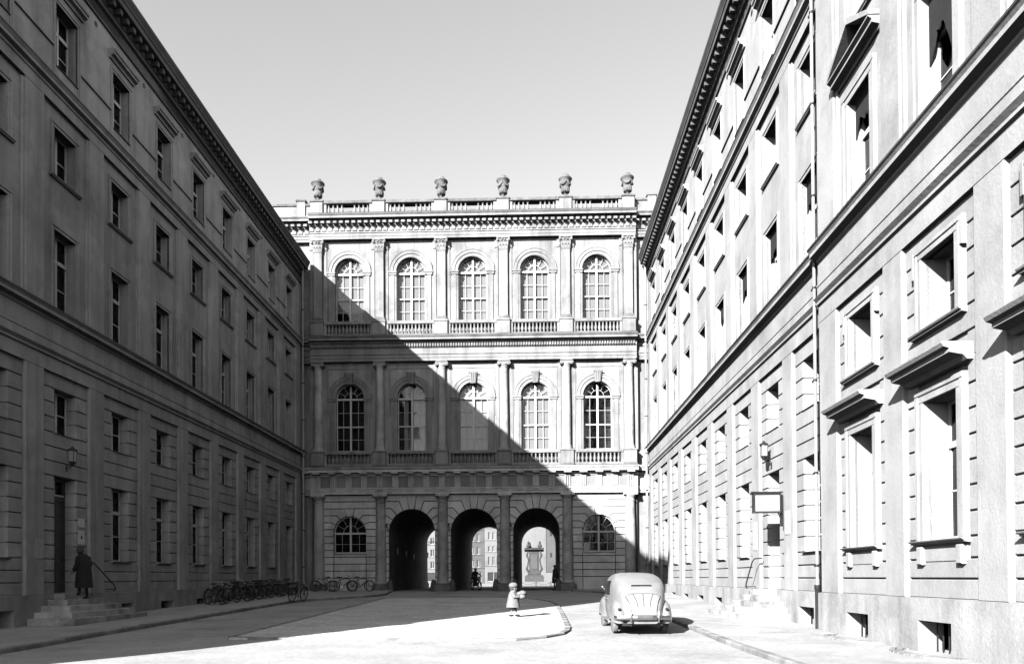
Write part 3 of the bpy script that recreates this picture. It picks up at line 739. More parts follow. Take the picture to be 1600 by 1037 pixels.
def corinth():
    m = MB()
    for z0, z1, w0, w1 in ((23.04, 23.68, .29, .36),):
        m.add([(-w0,-.02,z0),(w0,-.02,z0),(w0,.32,z0),(-w0,.32,z0),(-w1,-.1,z1),(w1,-.1,z1),(w1,.32,z1),(-w1,.32,z1)], [(0,3,2,1),(4,5,6,7),(0,1,5,4),(1,2,6,5),(2,3,7,6),(3,0,4,7)])
    for row, (z, nn, ww) in enumerate(((23.06, 3, .17), (23.30, 4, .15))):
        for i in range(nn):
            x = -.29+.58*(i+.5)/nn
            m.add([(x-ww/2,-.03,z),(x+ww/2,-.03,z),(x+ww/2,-.07,z+.17),(x-ww/2,-.07,z+.17),(x,-.17,z+.27),(x,-.09,z+.29)], [(0,1,2,3),(3,2,4),(3,4,5),(2,5,4)])
        for s in (-1, 1):
            m.add([(s*.29,0,z),(s*.29,.2,z),(s*.36,.2,z+.18),(s*.36,0,z+.18),(s*.45,.1,z+.27)], [(0,1,2,3),(3,2,4)])
    for s in (-1, 1):
        m.ball((s*.37, -.13, 23.6), (.10, .09, .10), 8, 6); m.ball((s*.10, -.14, 23.62), (.06, .05, .06), 8, 6)
    m.ball((0, -.16, 23.72), (.07, .05, .07), 8, 6)
    m.cbox(-.44, .44, -.18, .32, 23.70, 23.82, .02)
    m.cbox(-.30, .30, -.04, .32, 23.0, 23.05, .01)
    return m.mesh('capital', 'stone')
cor = corinth()
pbase = MB().cbox(-.38, .38, -.10, .3, 18.38, 18.5, .01).cbox(-.35, .35, -.07, .3, 18.5, 18.6, .02).cbox(-.32, .32, -.04, .3, 18.6, 18.68, .01).mesh('pilaster_base', 'dark_stone')
for x in CX:
    c = put('column', tus, pal, (x, -.1, 0)); put('column_plinth', tplinth, c); put('abacus', tab, c, (0, .04, 0))
    c = put('column', ion, pal, (x, -.14, 0)); put('capital', vol, c)
    c = put('pilaster', cached('upper_pil', lambda: MB().cbox(-.28, .28, 0, .3, 18.68, 23.02, .015).mesh('pilaster', 'stone')), pal, (x, -.26, 0))
    put('capital', cor, c); put('pilaster_base', pbase, c)
    for s in (-1, 1):     # narrow half pilasters behind the orders
        block('half_pilaster', pal, x+s*.45-.10, x+s*.45+.10, -.06, .1, 18.38, 23.6, 'stone'); block('half_pilaster', pal, x+s*.46-.12, x+s*.46+.12, -.05, .1, 9.84, 15.6, 'stone')
        block('half_pilaster', pal, x+s*.45-.13, x+s*.45+.13, -.12, .1, 23.2, 23.7, 'stone', .04)
# pedestals, rails and balusters of the two upper storeys and the parapet
bal = MB().lathe([(.075, 0), (.075, .05), (.045, .07), (.085, .2), (.09, .26), (.05, .44), (.04, .5), (.06, .52), (.06, .57), (.075, .58), (.075, .62)], 10).mesh('baluster', 'stone', True)
bal3 = MB().lathe([(.085, 0), (.085, .06), (.05, .08), (.09, .2), (.10, .26), (.055, .46), (.045, .52), (.07, .55), (.085, .58), (.085, .64)], 10).mesh('baluster', 'stone', True)
for z0, zr, zt, yb, nb_ in ((8.79, 9.62, 9.84, -.30, 11), (17.33, 18.16, 18.38, -.26, 12)):
    for x in CX:
        p_ = block('pedestal', pal, x-.42, x+.42, yb-.26, .1, z0, zt-.1, 'stone', .02)
        put('pedestal_cap', cached(('pcap', zt), lambda: MB().cbox(-.46, .46, -.05, .4, 0, .1, .02).mesh('pedestal_cap', 'stone')), p_, (0, 0, zt-.1-z0))
        put('pedestal_foot', cached(('pft', zt), lambda: MB().cbox(-.45, .45, -.035, .4, 0, .16, .02).mesh('pedestal_foot', 'dark_stone')), p_, (0, 0, -.005))
    for cx in BC:
        block('balustrade_base', pal, cx-1.62, cx+1.62, yb-.12, .1, z0, z0+.2, 'stone'); block('handrail', pal, cx-1.62, cx+1.62, yb-.15, .1, zr, zt, 'stone', .03)
        for s in (-1, 1): block('half_baluster_pier', pal, cx+s*1.53-.09, cx+s*1.53+.09, yb-.10, .1, z0+.2, zr, 'stone')
        for k in range(nb_): put('baluster', bal, pal, (cx-1.3+2.6*k/(nb_-1), yb, z0+.2))
    for s, x0, x1 in ((0, -15.05, XA), (1, XB, 8.0)): MB().box(x0, x1, WB-.12, WB+.02, z0, zt).obj('wing_dado', 'stone', pal)
zt = 26.36
for k, x in enumerate(CX):
    p_ = block('parapet_pedestal', pal, x-.40, x+.40, -.46, .3, 25.34, zt-.12, 'stone', .02)
    put('pedestal_cap', cached('ppcap', lambda: MB().cbox(-.45, .45, -.06, .8, 0, .13, .03).mesh('pedestal_cap', 'urn')), p_, (0, 0, zt-.12-25.34))
for cx in BC:
    block('parapet_base', pal, cx-1.64, cx+1.64, -.36, .2, 25.34, 25.5, 'stone'); block('parapet_rail', pal, cx-1.64, cx+1.64, -.42, .2, 26.15, 26.36, 'urn', .03)
    for s in (-1, 1):
        block('half_baluster_pier', pal, cx+s*1.53-.11, cx+s*1.53+.11, -.33, .1, 25.5, 26.15, 'stone')
        for k in range(4): put('baluster', bal3, pal, (cx+s*(.42+.29*k), -.18, 25.51))
    block('parapet_block', pal, cx-.18, cx+.18, -.14, .2, 25.5, 25.78, 'dark_stone')
for x0, x1 in ((-24, CX[0]-.4), (CX[5]+.4, 16)):
    MB().box(x0, x1, .04, .4, 25.36, 26.22).obj('parapet_wall', 'stone', pal); MB().box(x0-.01, x1+.01, -.04, .48, 26.22, 26.36).obj('parapet_rail', 'urn', pal)
for x in (CX[0]-1.15, CX[5]+1.6):
    block('parapet_pedestal', pal, x-.28, x+.28, -.06, .46, 25.36, 26.5, 'stone'); block('pedestal_cap', pal, x-.34, x+.34, -.12, .5, 26.5, 26.62, 'dark_stone')
MB().add([(-24, .25, 25.4), (16, .25, 25.4), (16, 9, 26.25), (-24, 9, 26.25), (-24, 18, 25.2), (16, 18, 25.2)], [(0, 1, 2, 3), (3, 2, 5, 4)]).obj('roof', 'roof', pal)
MB().box(8.0, 8.25, .8, 1.1, 26.0, 26.95).obj('chimney', 'dark_stone', pal)
# arch mouldings and arched windows of the two upper storeys
def archivolt(zc, jb, flat):
    m = MB(); ring(m, 0, zc, .97, 1.18, -.05, .05); ring(m, 0, zc, 1.18, 1.38, -.10, .05); ring(m, 0, zc, 1.38, 1.45, -.13, .05)
    return m.mesh('archivolt', 'stone')
def jamb(zc, jb, s):
    m = MB()
    for x0, x1, y in ((.97, 1.08, -.03), (1.08, 1.36, -.07)):
        a, b = sorted((s*x0, s*x1)); m.cbox(a, b, y, .05, jb, zc-.24, .012)
    a, b = sorted((s*.93, s*1.44)); m.cbox(a, b, -.11, .05, zc-.24, zc-.10, .02)
    a, b = sorted((s*.90, s*1.48)); m.cbox(a, b, -.15, .05, zc-.10, zc+.0, .02)
    return m.mesh('jamb_moulding', 'stone')
def arched_window(root, cx, zb, zc, r, y, transom, bars):
    """casement with a fanlight; returns the frame, panes under it"""
    zt_ = zc-.02
    def fr():
        m = MB(); t = .055
        m.box(-r, -r+t, 0, .09, 0, zt_-zb).box(r-t, r, 0, .09, 0, zt_-zb).box(-r+t, r-t, .002, .09, 0, .09)
        ring(m, 0, zc-zb, r-t, r, 0, .09)
        m.box(-.06, .06, -.03, .09, .09, zc-zb+r-t)
        m.box(-r, r, -.05, .088, zt_-zb-.08, zt_-zb+.04)
        for z in transom: m.box(-r+t, r-t, -.02, .086, z-zb-.04, z-zb+.04)
        for z in bars: m.box(-r+t, r-t, .02, .07, z-zb-.011, z-zb+.011)
        for s in (-1, 1): m.box(s*r*.53-.011, s*r*.53+.011, .021, .069, .09, zt_-zb-.10)
        ring(m, 0, zc-zb, r*.44, r*.44+.024, .02, .07, 20)
        for a in (30, 60, 120, 150):
            c, s_ = math.cos(R(a)), math.sin(R(a)); nx, nz = -s_*.010, c*.010
            p0, p1 = r*.46, r-t+.01
            m.prism([(c*p0-nx, zc-zb+s_*p0-nz), (c*p1-nx, zc-zb+s_*p1-nz), (c*p1+nx, zc-zb+s_*p1+nz), (c*p0+nx, zc-zb+s_*p0+nz)], .022, .068)
        return m.mesh('window', 'frame')
    w = put('window', cached(('aw', zb, zc, r), fr), root, (cx, y, zb))
    zz = sorted([zb+.09] + list(transom) + list(bars) + [zt_-.10]); xx = [-r+.07, -r*.53, -.02, r*.53-.02+.02, r-.07]
    xx = [-r+.07, -r*.53, 0, r*.53, r-.07]
    for a, b in zip(zz, zz[1:]):
        for c, d_ in zip(xx, xx[1:]):
            wv, h = round(d_-c-.02, 3), round(b-a-.02, 3)
            me = cached(('apane', wv, h), lambda: MB().box(-wv/2, wv/2, 0, .006, 0, h).mesh('pane', 'glass'))
            put('pane', me, w, ((c+d_)/2, .04, a-zb+.01), (R(random.uniform(-.6, .6)), 0, R(random.uniform(-.6, .6))))
    for q in (0, 90):
        for a0, a1, r0, r1 in ((0, 90, .02, r*.44), (0, 30, r*.46, r-.07), (30, 60, r*.46, r-.07), (60, 90, r*.46, r-.07)):
            def fp():
                p = ARCH(0, 0, r1, 6, R(q+a0+.5), R(q+a1-.5)) + ARCH(0, 0, r0, 6, R(q+a1-.5), R(q+a0+.5))
                return MB().prism(p, 0, .006).mesh('pane', 'glass')
            put('pane', cached(('fan', r, q, a0, round(r0, 2)), fp), w, (0, .04, zc-zb))
    return w
def blind(w, r, z0, z1, zc, mat, y=.16, x0=None, x1=None, name='blind'):
    x0 = -r-.1 if x0 is None else x0; x1 = r+.1 if x1 is None else x1
    n = 14; m = MB()
    for i in range(n):
        a, b = x0+(x1-x0)*i/n, x0+(x1-x0)*(i+1)/n; ya, yb = y+.006*math.sin(i*1.9), y+.006*math.sin((i+1)*1.9)
        m.quad((a, ya, z0), (b, yb, z0), (b, yb, z1), (a, ya, z1)); m.quad((b, yb+.01, z0), (a, ya+.01, z0), (a, ya+.01, z1), (b, yb+.01, z1))
    return m.obj(name, mat, w)
av2, av3 = archivolt(13.42, 9.84, 0), archivolt(21.74, 18.38, 0)
jm2, jm3 = [jamb(13.42, 9.84, s) for s in (-1, 1)], [jamb(21.74, 18.38, s) for s in (-1, 1)]
key = MB().add([(-.17,-.16,14.28),(.17,-.16,14.28),(.17,.05,14.28),(-.17,.05,14.28),(-.25,-.30,15.02),(.25,-.30,15.02),(.25,.05,15.02),(-.25,.05,15.02)],
               [(0,3,2,1),(4,5,6,7),(0,1,5,4),(1,2,6,5),(2,3,7,6),(3,0,4,7)])
for k in (-1, 0, 1): key.add([(k*.11-.03,-.19,14.34),(k*.11+.03,-.19,14.34),(k*.14+.035,-.345,14.98),(k*.14-.035,-.345,14.98)], [(0,1,2,3)])
key = MB().add(key.v[:20], key.f[:9]).ball((-.24, -.28, 14.98), (.09, .06, .10), 8, 6).ball((.24, -.28, 14.98), (.09, .06, .10), 8, 6).ball((0, -.2, 14.28), (.17, .08, .05), 10, 6).mesh('keystone', 'stone')
for i, cx in enumerate(BC):
    w = arched_window(pal, cx, 18.43, 21.74, .94, .3, (20.02,), (19.2, 20.86))
    put('archivolt', av3, pal, (cx, 0, 0)); [put('jamb_moulding', q, pal, (cx, 0, 0)) for q in jm3]
    blind(w, .94, .1 if i else .75, 4.4, 0, 'blind')
    if i: blind(w, .94, .05, .62+.2*(i % 2), 0, 'blind_pale', .22, -.9, -.35+.35*(i % 3), 'curtain')
    w = arched_window(pal, cx, 9.9, 13.42, .94, .3, (11.56,), (10.72, 12.5))
    put('archivolt', av2, pal, (cx, 0, 0)); [put('jamb_moulding', q, pal, (cx, 0, 0)) for q in jm2]; put('keystone', key, pal, (cx, 0, 0))
    if i in (2, 3): blind(w, .94, .05, 4.6, 0, 'blind_pale' if i == 2 else 'blind')
    if i == 1:  # pale sheets standing in for a bright reflection in the glass
        blind(w, .94, .05, 4.6, 0, 'blind_pale', .3, -.55, -.3, 'curtain'); blind(w, .94, .05, 4.6, 0, 'blind_pale', .3, .05, .9, 'curtain'); blind(w, .94, .05, 1.7, 0, 'blind_pale', .3, -.25, .05, 'curtain')
    if i == 4:
        blind(w, .94, .05, 3.4, 0, 'curtain', .3, -.9, -.45, 'curtain'); blind(w, .94, .05, 2.9, 0, 'curtain', .3, .45, .9, 'curtain')
    # thin raised panel border over the first-storey arch
    m = MB().box(-1.42, 1.42, -.03, .05, 15.30, 15.36)
    for s in (-1, 1): m.box(s*1.42-.03, s*1.42+.03, -.03, .05, 12.2, 15.36)
    m.obj('panel_border', 'stone', pal, (cx, 0, 0))
for i in (0, 4):
    arched_window(pal, BC[i], 3.17, WZ, WR, .12, (), (3.78,))
# guard stones against cart wheels at the archway jambs
gs = MB().lathe([(.24, -.1), (.23, .2), (.17, .6), (.12, .75), (.03, .8)], 10).mesh('guard_stone', 'eaves', True)
for i in (1, 2, 3):
    for s in (-1, 1):
        o_ = put('guard_stone', gs, None, (BC[i]+s*1.42, DF-.22, gz(48)))
        tag(o_, '%s guard stone at the foot of the %s archway' % ('left' if s < 0 else 'right', ('left', 'middle', 'right')[i-1]), 'bollard', 'guard stones at the archways')
# plaques on the passage wall
for y, z in ((3.0, 3.4), (6.6, 3.35), (10.2, 3.2)):
    MB().box(0, .02, -.14, .14, -.22, .22).obj('plaque', 'enamel', pal, (BC[1]-AR+.005, y, z))
# urns on the parapet
uprof = [(.20, 0), (.20, .06), (.10, .12), (.10, .2), (.19, .27), (.28, .42), (.30, .52), (.26, .62), (.29, .7), (.32, .9), (.35, 1.06), (.42, 1.12), (.45, 1.17), (.43, 1.22)]
um = MB().lathe(uprof, 24).mesh('body', 'urn', True)
ulid = MB().lathe([(.41, 1.2), (.37, 1.29), (.25, 1.34), (.23, 1.44), (.15, 1.5), (.06, 1.53), (.01, 1.55)], 20).mesh('lid', 'urn', True)
ugad = MB()
for i in range(14):
    a = 2*PI*i/14; ugad.ball((.24*math.cos(a), .24*math.sin(a), .42), (.06, .06, .16), 6, 6)
ugad = ugad.mesh('gadroon', 'urn', True)
swag = MB().tube([(.34*math.cos(R(-45+90*t/8)), .34*math.sin(R(-45+90*t/8)), 1.0-.27*math.sin(PI*t/8)) for t in range(9)], [.03, .05, .06, .065, .07, .065, .06, .05, .03], 8).mesh('garland', 'urn', True)
ubase = MB().cbox(-.27, .27, -.27, .27, 0, .09, .02).mesh('base', 'urn')
nm = ['leftmost', 'second', 'third', 'fourth', 'fifth', 'rightmost']
rng = random.Random(3)
for k, x in enumerate(CX):
    u = thing('urn', '%s stone urn with lid and garlands on the palace parapet%s' % (nm[k], ', counted from the left' if 0 < k < 5 else ''), 'urn', (x, DF-.1, 26.37), R(17*k), 'urns on the parapet')
    u.rotation_euler = (R(rng.uniform(-1.2, 1.2)), R(rng.uniform(-1.2, 1.2)), R(rng.uniform(0, 90)))
    put('base', ubase, u); put('body', um, u, (0, 0, .08)); put('lid', ulid, u, (0, 0, .08)); put('gadroon', ugad, u, (0, 0, .08))
    for q in range(4): put('garland', swag, u, (0, 0, .08), (0, 0, q*PI/2))
# ------------------------------------------------------------------ things fixed to the walls
def lx(y): return XL + KL*(y-48)      # left wall plane at world y
def rx(y): return XR + KR*(y-48)      # right wall plane
def downpipe(x, y, z0, z1, r, label, mat='zinc', standpipe=None, top=None):
    t = thing('downpipe', label, 'pipe', (x, y, z0))
    pts = [(0, 0, 0), (0, 0, z1-z0)]
    if top: pts += [(top[0]*.5, top[1]*.5, z1-z0+.25), (top[0], top[1], z1-z0+.45)]
    MB().tube(pts, r, 10).obj('pipe', mat, t, smooth=True)
    cl = cached(('clamp', r), lambda: MB().lathe([(r*1.05, 0), (r*1.35, .01), (r*1.35, .06), (r*1.05, .07)], 10).box(-.02, .02, 0, r+.14, .01, .06).mesh('clamp', 'iron'))
    z = 1.6
    while z < z1-z0: put('clamp', cl, t, (0, 0, z)); z += 2.4
    if standpipe: MB().lathe([(r*1.5, -.1), (r*1.5, standpipe), (r*1.9, standpipe+.02), (r*1.9, standpipe+.14)], 12).obj('standpipe', 'iron', t, smooth=True)
    return t
downpipe(lx(47.6)+.2, 47.62, gz(48), 21.4, .075, 'tall downpipe in the corner between the shaded building and the palace', top=(0, 0))
downpipe(rx(47.6)-.2, 47.62, gz(48), 21.4, .075, 'tall downpipe in the corner between the sunlit building and the palace', top=(0, 0))
downpipe(rx(19.2)-.16, 19.2, gz(19)+.1, 21.3, .042, 'long downpipe with dark iron foot where the two sunlit blocks meet', standpipe=1.0)

def lantern(x, y, z, s, label):
    t = thing('wall_lantern', label, 'lamp', (x, y, z)); t.scale = (.72, .72, .8)
    m = MB().lathe([(.10, -.02), (.16, .0), (.17, .42), (.12, .44)], 4).xform(Matrix.Rotation(PI/4, 4, 'Z')); m.obj('lamp_glass', 'lamp_glass', t, (s*.26, 0, 0))
    m = MB()
    for a in range(4):
        c, q = math.cos(PI/2*a), math.sin(PI/2*a)
        m.tube([(.115*(c-q), .115*(c+q), -.02), (.125*(c-q), .125*(c+q), .44)], .013, 5)
    m.lathe([(.20, .43), (.21, .46), (.08, .53), (.03, .60)], 8).lathe([(.05, -.16), (.10, -.10), (.16, -.02)], 8)
    m.obj('lamp_cage', 'iron', t, (s*.26, 0, 0))
    MB().tube([(0, 0, -.25), (s*.12, 0, -.28), (s*.26, 0, -.14)], .02, 6).box(-.02, .02, -.05, .05, -.38, -.12).obj('bracket', 'iron', t)
    return t
lantern(lx(23.1)+.01, 23.1, 5.32, 1, 'dark square lantern on a bracket above the door in the shaded building')
lantern(rx(23.4)-.01, 23.4, 5.32, -1, 'square lantern on a bracket above the door in the sunlit building')

# notice case standing out from the sunlit wall
t = thing('notice_case', 'blank white notice case in a dark frame standing out from the sunlit wall', 'sign', (rx(22.2)-.02, 22.2, 3.42))
MB().box(-.83, -.10, 0, .10, .05, .55).obj('panel', 'paper', t)
m = MB().box(-.88, -.83, -.03, .13, 0, .60).box(-.10, -.05, -.03, .13, 0, .60).box(-.83, -.10, -.03, .13, 0, .055).box(-.83, -.10, -.03, .13, .545, .60).box(-.92, -.01, -.06, .16, .60, .64)
m.obj('frame', 'iron', t)
MB().tube([(0, .05, .45), (-.1, .05, .45)], .025, 6).tube([(0, .05, -.30), (-.12, .05, .0)], .02, 6).box(-.02, .0, -.02, .12, -.4, .55).obj('bracket', 'iron', t)
# sheets pinned beside the doors
def sheet(name, x, y, z, w, h, s, mat, label, cat):
    o_ = MB().box(0, .012, -w/2, w/2, 0, h).obj(name, mat, None, (x, y, z)); o_.rotation_euler = (0, 0, 0)
    if s < 0: o_.rotation_euler = (0, 0, PI)
    return tag(o_, label, cat)
sheet('notice_board', rx(21.85)-.004, 21.85, 2.75, .42, .72, -1, 'notice', 'printed notice on the sunlit pilaster under the notice case', 'notice')
sheet('notice_board', rx(25.05)-.004, 25.05, 2.4, .46, .95, -1, 'notice', 'tall narrow printed board left of the sunlit doorway', 'notice')
pq = sheet('plaque', lx(24.05)+.0-.085, 24.02, 2.72, .36, .46, 1, 'enamel', 'pale square plaque with a dark emblem right of the shaded doorway', 'plaque')
MB().ball((.012, 0, .23), (.008, .05, .06), 10, 8).obj('emblem', 'iron', pq)
sheet('plaque', lx(24.05)-.085, 24.02, 3.28, .36, .30, 1, 'enamel', 'smaller pale plaque above the emblem plaque by the shaded doorway', 'plaque')
sheet('plaque', lx(24.05)-.085, 24.04, 2.25, .30, .34, 1, 'notice', 'printed plaque below the emblem plaque by the shaded doorway', 'plaque')
sheet('notice_board', lx(21.9)+.004, 21.78, 2.2, .40, .62, 1, 'notice', 'printed notice on the shaded pilaster left of the doorway', 'notice')

# ------------------------------------------------------------------ entrance steps
def steps(root_label, xw, yc, s, top, group=None):
    """stone steps spreading out on three sides from a doorway; s = +1 out of the left wall"""
    t = thing('entrance_steps', root_label, 'steps', (xw, yc, 0))
    g0 = gz(yc)+.11; n = 5; rise = (top-g0)/n
    for k in range(n):
        z1 = top - rise*k - .002*k; z0 = z1-rise-.03
        out = .34+.27*k; hw = .80+.31*k
        cuts = [-hw] + sorted(random.uniform(-hw*.6, hw*.6) for _ in range(2)) + [hw]
        if k > 3: z0 = g0-.2
        for a, b in zip(cuts, cuts[1:]):
            x0, x1 = (0, out) if s > 0 else (-out, 0)
            j = random.uniform(-.012, .012)
            m = MB().add([(x0,a+.004,z0),(x1+j*s*(s>0),a+.004,z0),(x1+j*s*(s>0),b-.004,z0),(x0,b-.004,z0),(x0,a+.004,z1+j*.3),(x1,a+.004,z1-.008),(x1,b-.004,z1+j*.4),(x0,b-.004,z1)],
                         [(0,3,2,1),(4,5,6,7),(0,1,5,4),(1,2,6,5),(2,3,7,6),(3,0,4,7)])
            m.obj('step_stone', 'step', t)
    return t
steps('worn stone steps spreading from the shaded doorway', lx(23.1)-.05+.14, 23.15, 1, 1.12)
steps('low stone steps spreading from the sunlit doorway', rx(23.4)-.09, 23.45, -1, 1.12)
def handrail(pts, label, r=.022):
    t = thing('handrail', label, 'handrail', pts[0])
    o = Vector(pts[0]); MB().tube([Vector(p)-o for p in pts], r, 8).obj('rail', 'iron', t, smooth=True)
    e = Vector(pts[-2])-o; MB().tube([e, e+Vector((0, 0, 0))+(Vector(pts[1])-Vector(pts[0]))*.0+Vector((-.35 if pts[0][0] < 0 else .35, 0, 0))], r*.7, 6).obj('stay', 'iron', t)
    return t
x = lx(24.2)+.28
handrail([(x-.25, 24.1, 2.18), (x, 24.1, 2.12), (x+.02, 24.3, 1.98), (x+.05, 25.25, 1.36), (x+.05, 25.32, 1.22), (x+.03, 25.24, 1.16)], 'black iron handrail slanting down beside the shaded doorway steps')
x = rx(24.6)-.28
handrail([(x+.25, 24.25, 2.12), (x, 24.25, 2.1), (x-.02, 24.42, 2.0), (x-.05, 25.0, 1.3), (x-.05, 25.06, 1.18), (x-.03, 25.0, 1.12)], 'black iron handrail beside the sunlit doorway steps')

# brick edging swept round the basement openings of the near block
def edging(yc, label):
    t = thing('brick_edging', label, 'edging', (rx(yc)-.21, yc, gz(yc)+.10), 0, 'brick edgings round the basement openings')
    n = 15
    for ring_ in range(2):
        for k in range(n):
            a = PI/2 + PI*(k+.5)/n; rx_, ry_ = .42+.13*ring_, .95+.13*ring_
            me = cached('edge_brick', lambda: MB().cbox(-.085, .085, -.05, .05, -.1, .03, .006).mesh('brick', 'kerb'))
            put('brick', me, t, (rx_*math.cos(a), ry_*math.sin(a), random.uniform(-.006, .006)), (0, 0, math.atan2(ry_*math.cos(a), -rx_*math.sin(a))))
edging(16.75, 'curved brick edging round the basement opening next to the downpipe')
edging(13.55, 'curved brick edging round the nearest basement opening on the right')

# ------------------------------------------------------------------ bicycles
def wheel_mesh():
    m = MB(); m.tube([(0.325*math.cos(2*PI*i/24), 0, .325*math.sin(2*PI*i/24)) for i in range(24)], .027, 6, True); return m.mesh('wheel', 'rubber', True)
def spokes_mesh():
    m = MB(); m.tube([(0.30*math.cos(2*PI*i/20), 0, .30*math.sin(2*PI*i/20)) for i in range(20)], .011, 4, True)
    for i in range(14):
        a = 2*PI*i/14; m.tube([(.02*math.cos(a), .02*(-1)**i, .02*math.sin(a)), (.3*math.cos(a), 0, .3*math.sin(a))], .005, 3)
    m.tube([(0, -.05, 0), (0, .05, 0)], .022, 8); return m.mesh('spokes', 'iron')
def bicycle(label, loc, rz, lean=0.0, basket=False, rack=True, lady=False, paint='black'):
    t = thing('bicycle', label, 'bicycle', loc, rz, 'parked bicycles'); t.rotation_euler = (lean, 0, rz)
    wm = cached('bw', wheel_mesh); sm = cached('bs', spokes_mesh)
    for x in (-.53, .55):
        w = put('wheel', wm, t, (x, 0, .345)); put('spokes', sm, w)
    def fr():
        m = MB(); seat, bb, head, head2, rear = (-.2, 0, .78), (-.06, 0, .29), (.38, 0, .83), (.42, 0, .68), (-.53, 0, .345)
        m.tube([seat, bb], .024, 6).tube([bb, head2], .026, 6)
        if lady: m.tube([(-.14, 0, .55), (.1, 0, .5), (.38, 0, .78)], .016, 6)
        else: m.tube([(-.19, 0, .76), head], .023, 6)
        m.tube([head, head2], .022, 6)
        for s in (-1, 1):
            m.tube([(-.19, s*.02, .75), (-.53, s*.06, .345)], .010, 5).tube([(-.06, s*.03, .29), (-.53, s*.06, .345)], .011, 5)
        return m.mesh('frame', paint)
    put('frame', cached(('bf', lady, paint), fr), t)
    put('fork', cached(('bfk', paint), lambda: MB().tube([(.41, 0, .7), (.44, .045, .62), (.5, .05, .42), (.55, .05, .345)], .011, 5).tube([(.44, -.045, .62), (.5, -.05, .42), (.55, -.05, .345)], .011, 5).mesh('fork', paint)), t)
    put('handlebar', cached('bh', lambda: MB().tube([(.38, 0, .82), (.36, 0, .97)], .014, 6).tube([(.22, -.27, .99), (.34, -.2, 1.0), (.40, -.06, .97), (.40, .06, .97), (.34, .2, 1.0), (.22, .27, .99)], .012, 6).mesh('handlebar', 'steel')), t)
    put('headlamp', cached('bl', lambda: MB().ball((.47, 0, .86), (.05, .045, .045), 8, 6).mesh('headlamp', 'steel', True)), t)
    put('saddle', cached('bsd', lambda: MB().ball((-.30, 0, .90), (.10, .10, .045), 10, 6).ball((-.17, 0, .90), (.12, .035, .035), 8, 6).tube([(-.21, 0, .76), (-.24, 0, .88)], .013, 6).mesh('saddle', 'leather', True)), t)
    def mud():
        m = MB()
        for x, a0, a1 in ((-.53, 20, 190), (.55, 30, 170)):
            p = [(x+.37*math.cos(R(a0+(a1-a0)*i/12)), .345+.37*math.sin(R(a0+(a1-a0)*i/12))) for i in range(13)]
            for (xa, za), (xb, zb) in zip(p, p[1:]):
                m.quad((xa, -.03, za), (xb, -.03, zb), (xb, .03, zb), (xa, .03, za))
        return m.mesh('mudguard', paint)
    put('mudguard', cached(('bmud', paint), mud), t)
    put('crank', cached('bc', lambda: MB().lathe([(.09, -.01), (.09, .01)], 16).xform(Matrix.Translation((-.06, -.05, .29)) @ Matrix.Rotation(PI/2, 4, 'X')).tube([(-.06, -.07, .29), (.04, -.07, .16)], .01, 5).box(-.01, .09, -.17, -.08, .145, .165)
        .tube([(-.06, .07, .29), (-.16, .07, .42)], .01, 5).box(-.21, -.11, .08, .17, .415, .435).mesh('crank', 'steel')), t)
    if rack: put('carrier', cached('br', lambda: MB().box(-.82, -.34, -.07, -.055, .73, .745).box(-.82, -.34, .055, .07, .73, .745).box(-.80, -.78, -.055, .055, .73, .745).box(-.6, -.58, -.055, .055, .73, .745).box(-.4, -.38, -.055, .055, .73, .745)
        .tube([(-.70, .06, .73), (-.53, .06, .345)], .006, 4).tube([(-.70, -.06, .73), (-.53, -.06, .345)], .006, 4).mesh('carrier', 'steel')), t)
    if basket: put('bag', cached('bb', lambda: MB().box(-.78, -.42, -.13, .13, .75, .98).mesh('bag', 'leather')), t)
    return t
ordn = ['nearest', 'second', 'third', 'fourth', 'fifth', 'sixth', 'seventh', 'eighth', 'ninth', 'tenth', 'eleventh', 'farthest']
for k in range(12):
    y = 31.9 + .92*k + random.uniform(-.15, .15)
    bicycle('%s bicycle in the row leaning along the shaded wall' % ordn[k] + ('' if k in (0, 11) else ', counted from the steps'),
            (lx(y)+.95+random.uniform(-.1, .12), y, gz(y)+.115), R(155 + random.uniform(-16, 16)) if k % 3 else R(-30+random.uniform(-10, 10)), R(random.choice((-6, 5, 7))), k in (2, 5), True, k % 3 == 1,)
bicycle('lone bicycle propped at the kerb in front of the corner downpipe', (-10.95, 34.6, gz(34.6)+.09), R(78), R(7))
for lab, x, y, rz, ln in (('bicycle under the arched window, front wheel towards the corner downpipe', -12.95, 46.2, 176, 6), ('middle bicycle of three under the arched window', -11.65, 45.9, 6, -5),
                          ('bicycle under the arched window, closest to the left archway', -10.55, 46.1, -5, 6)):
    bicycle(lab, (x, y, gz(y)+.115), R(rz), R(ln))

# ------------------------------------------------------------------ the car
def top_z(y): return lerp_tab([(-2.0, .52), (-1.97, .66), (-1.92, .80), (-1.82, .95), (-1.67, 1.10), (-1.45, 1.25), (-1.2, 1.365), (-.9, 1.45), (-.5, 1.49), (0, 1.50), (.3, 1.485), (.52, 1.42), (.62, 1.36), (.98, 1.02), (1.1, .96), (1.4, .90), (1.7, .76), (1.9, .58), (1.98, .46)], y)
def half_w(y): return lerp_tab([(-2.0, .36), (-1.9, .47), (-1.7, .57), (-1.4, .66), (-1.1, .71), (-.6, .74), (0, .74), (.6, .72), (1.0, .62), (1.4, .46), (1.8, .30), (1.98, .16)], y)
def waist(y): return min(.80, top_z(y)*.62)
NX = 4.2
def body_z(x, y):
    w, zt, zw = half_w(y), top_z(y), waist(y); q = min(1, abs(x)/w); return zw + (zt-zw)*(1-q**NX)**(1/NX)
def body_x(z, y):
    w, zt, zw = half_w(y), top_z(y), waist(y); q = max(0, min(1, (z-zw)/(zt-zw))); return w*(1-q**NX)**(1/NX)
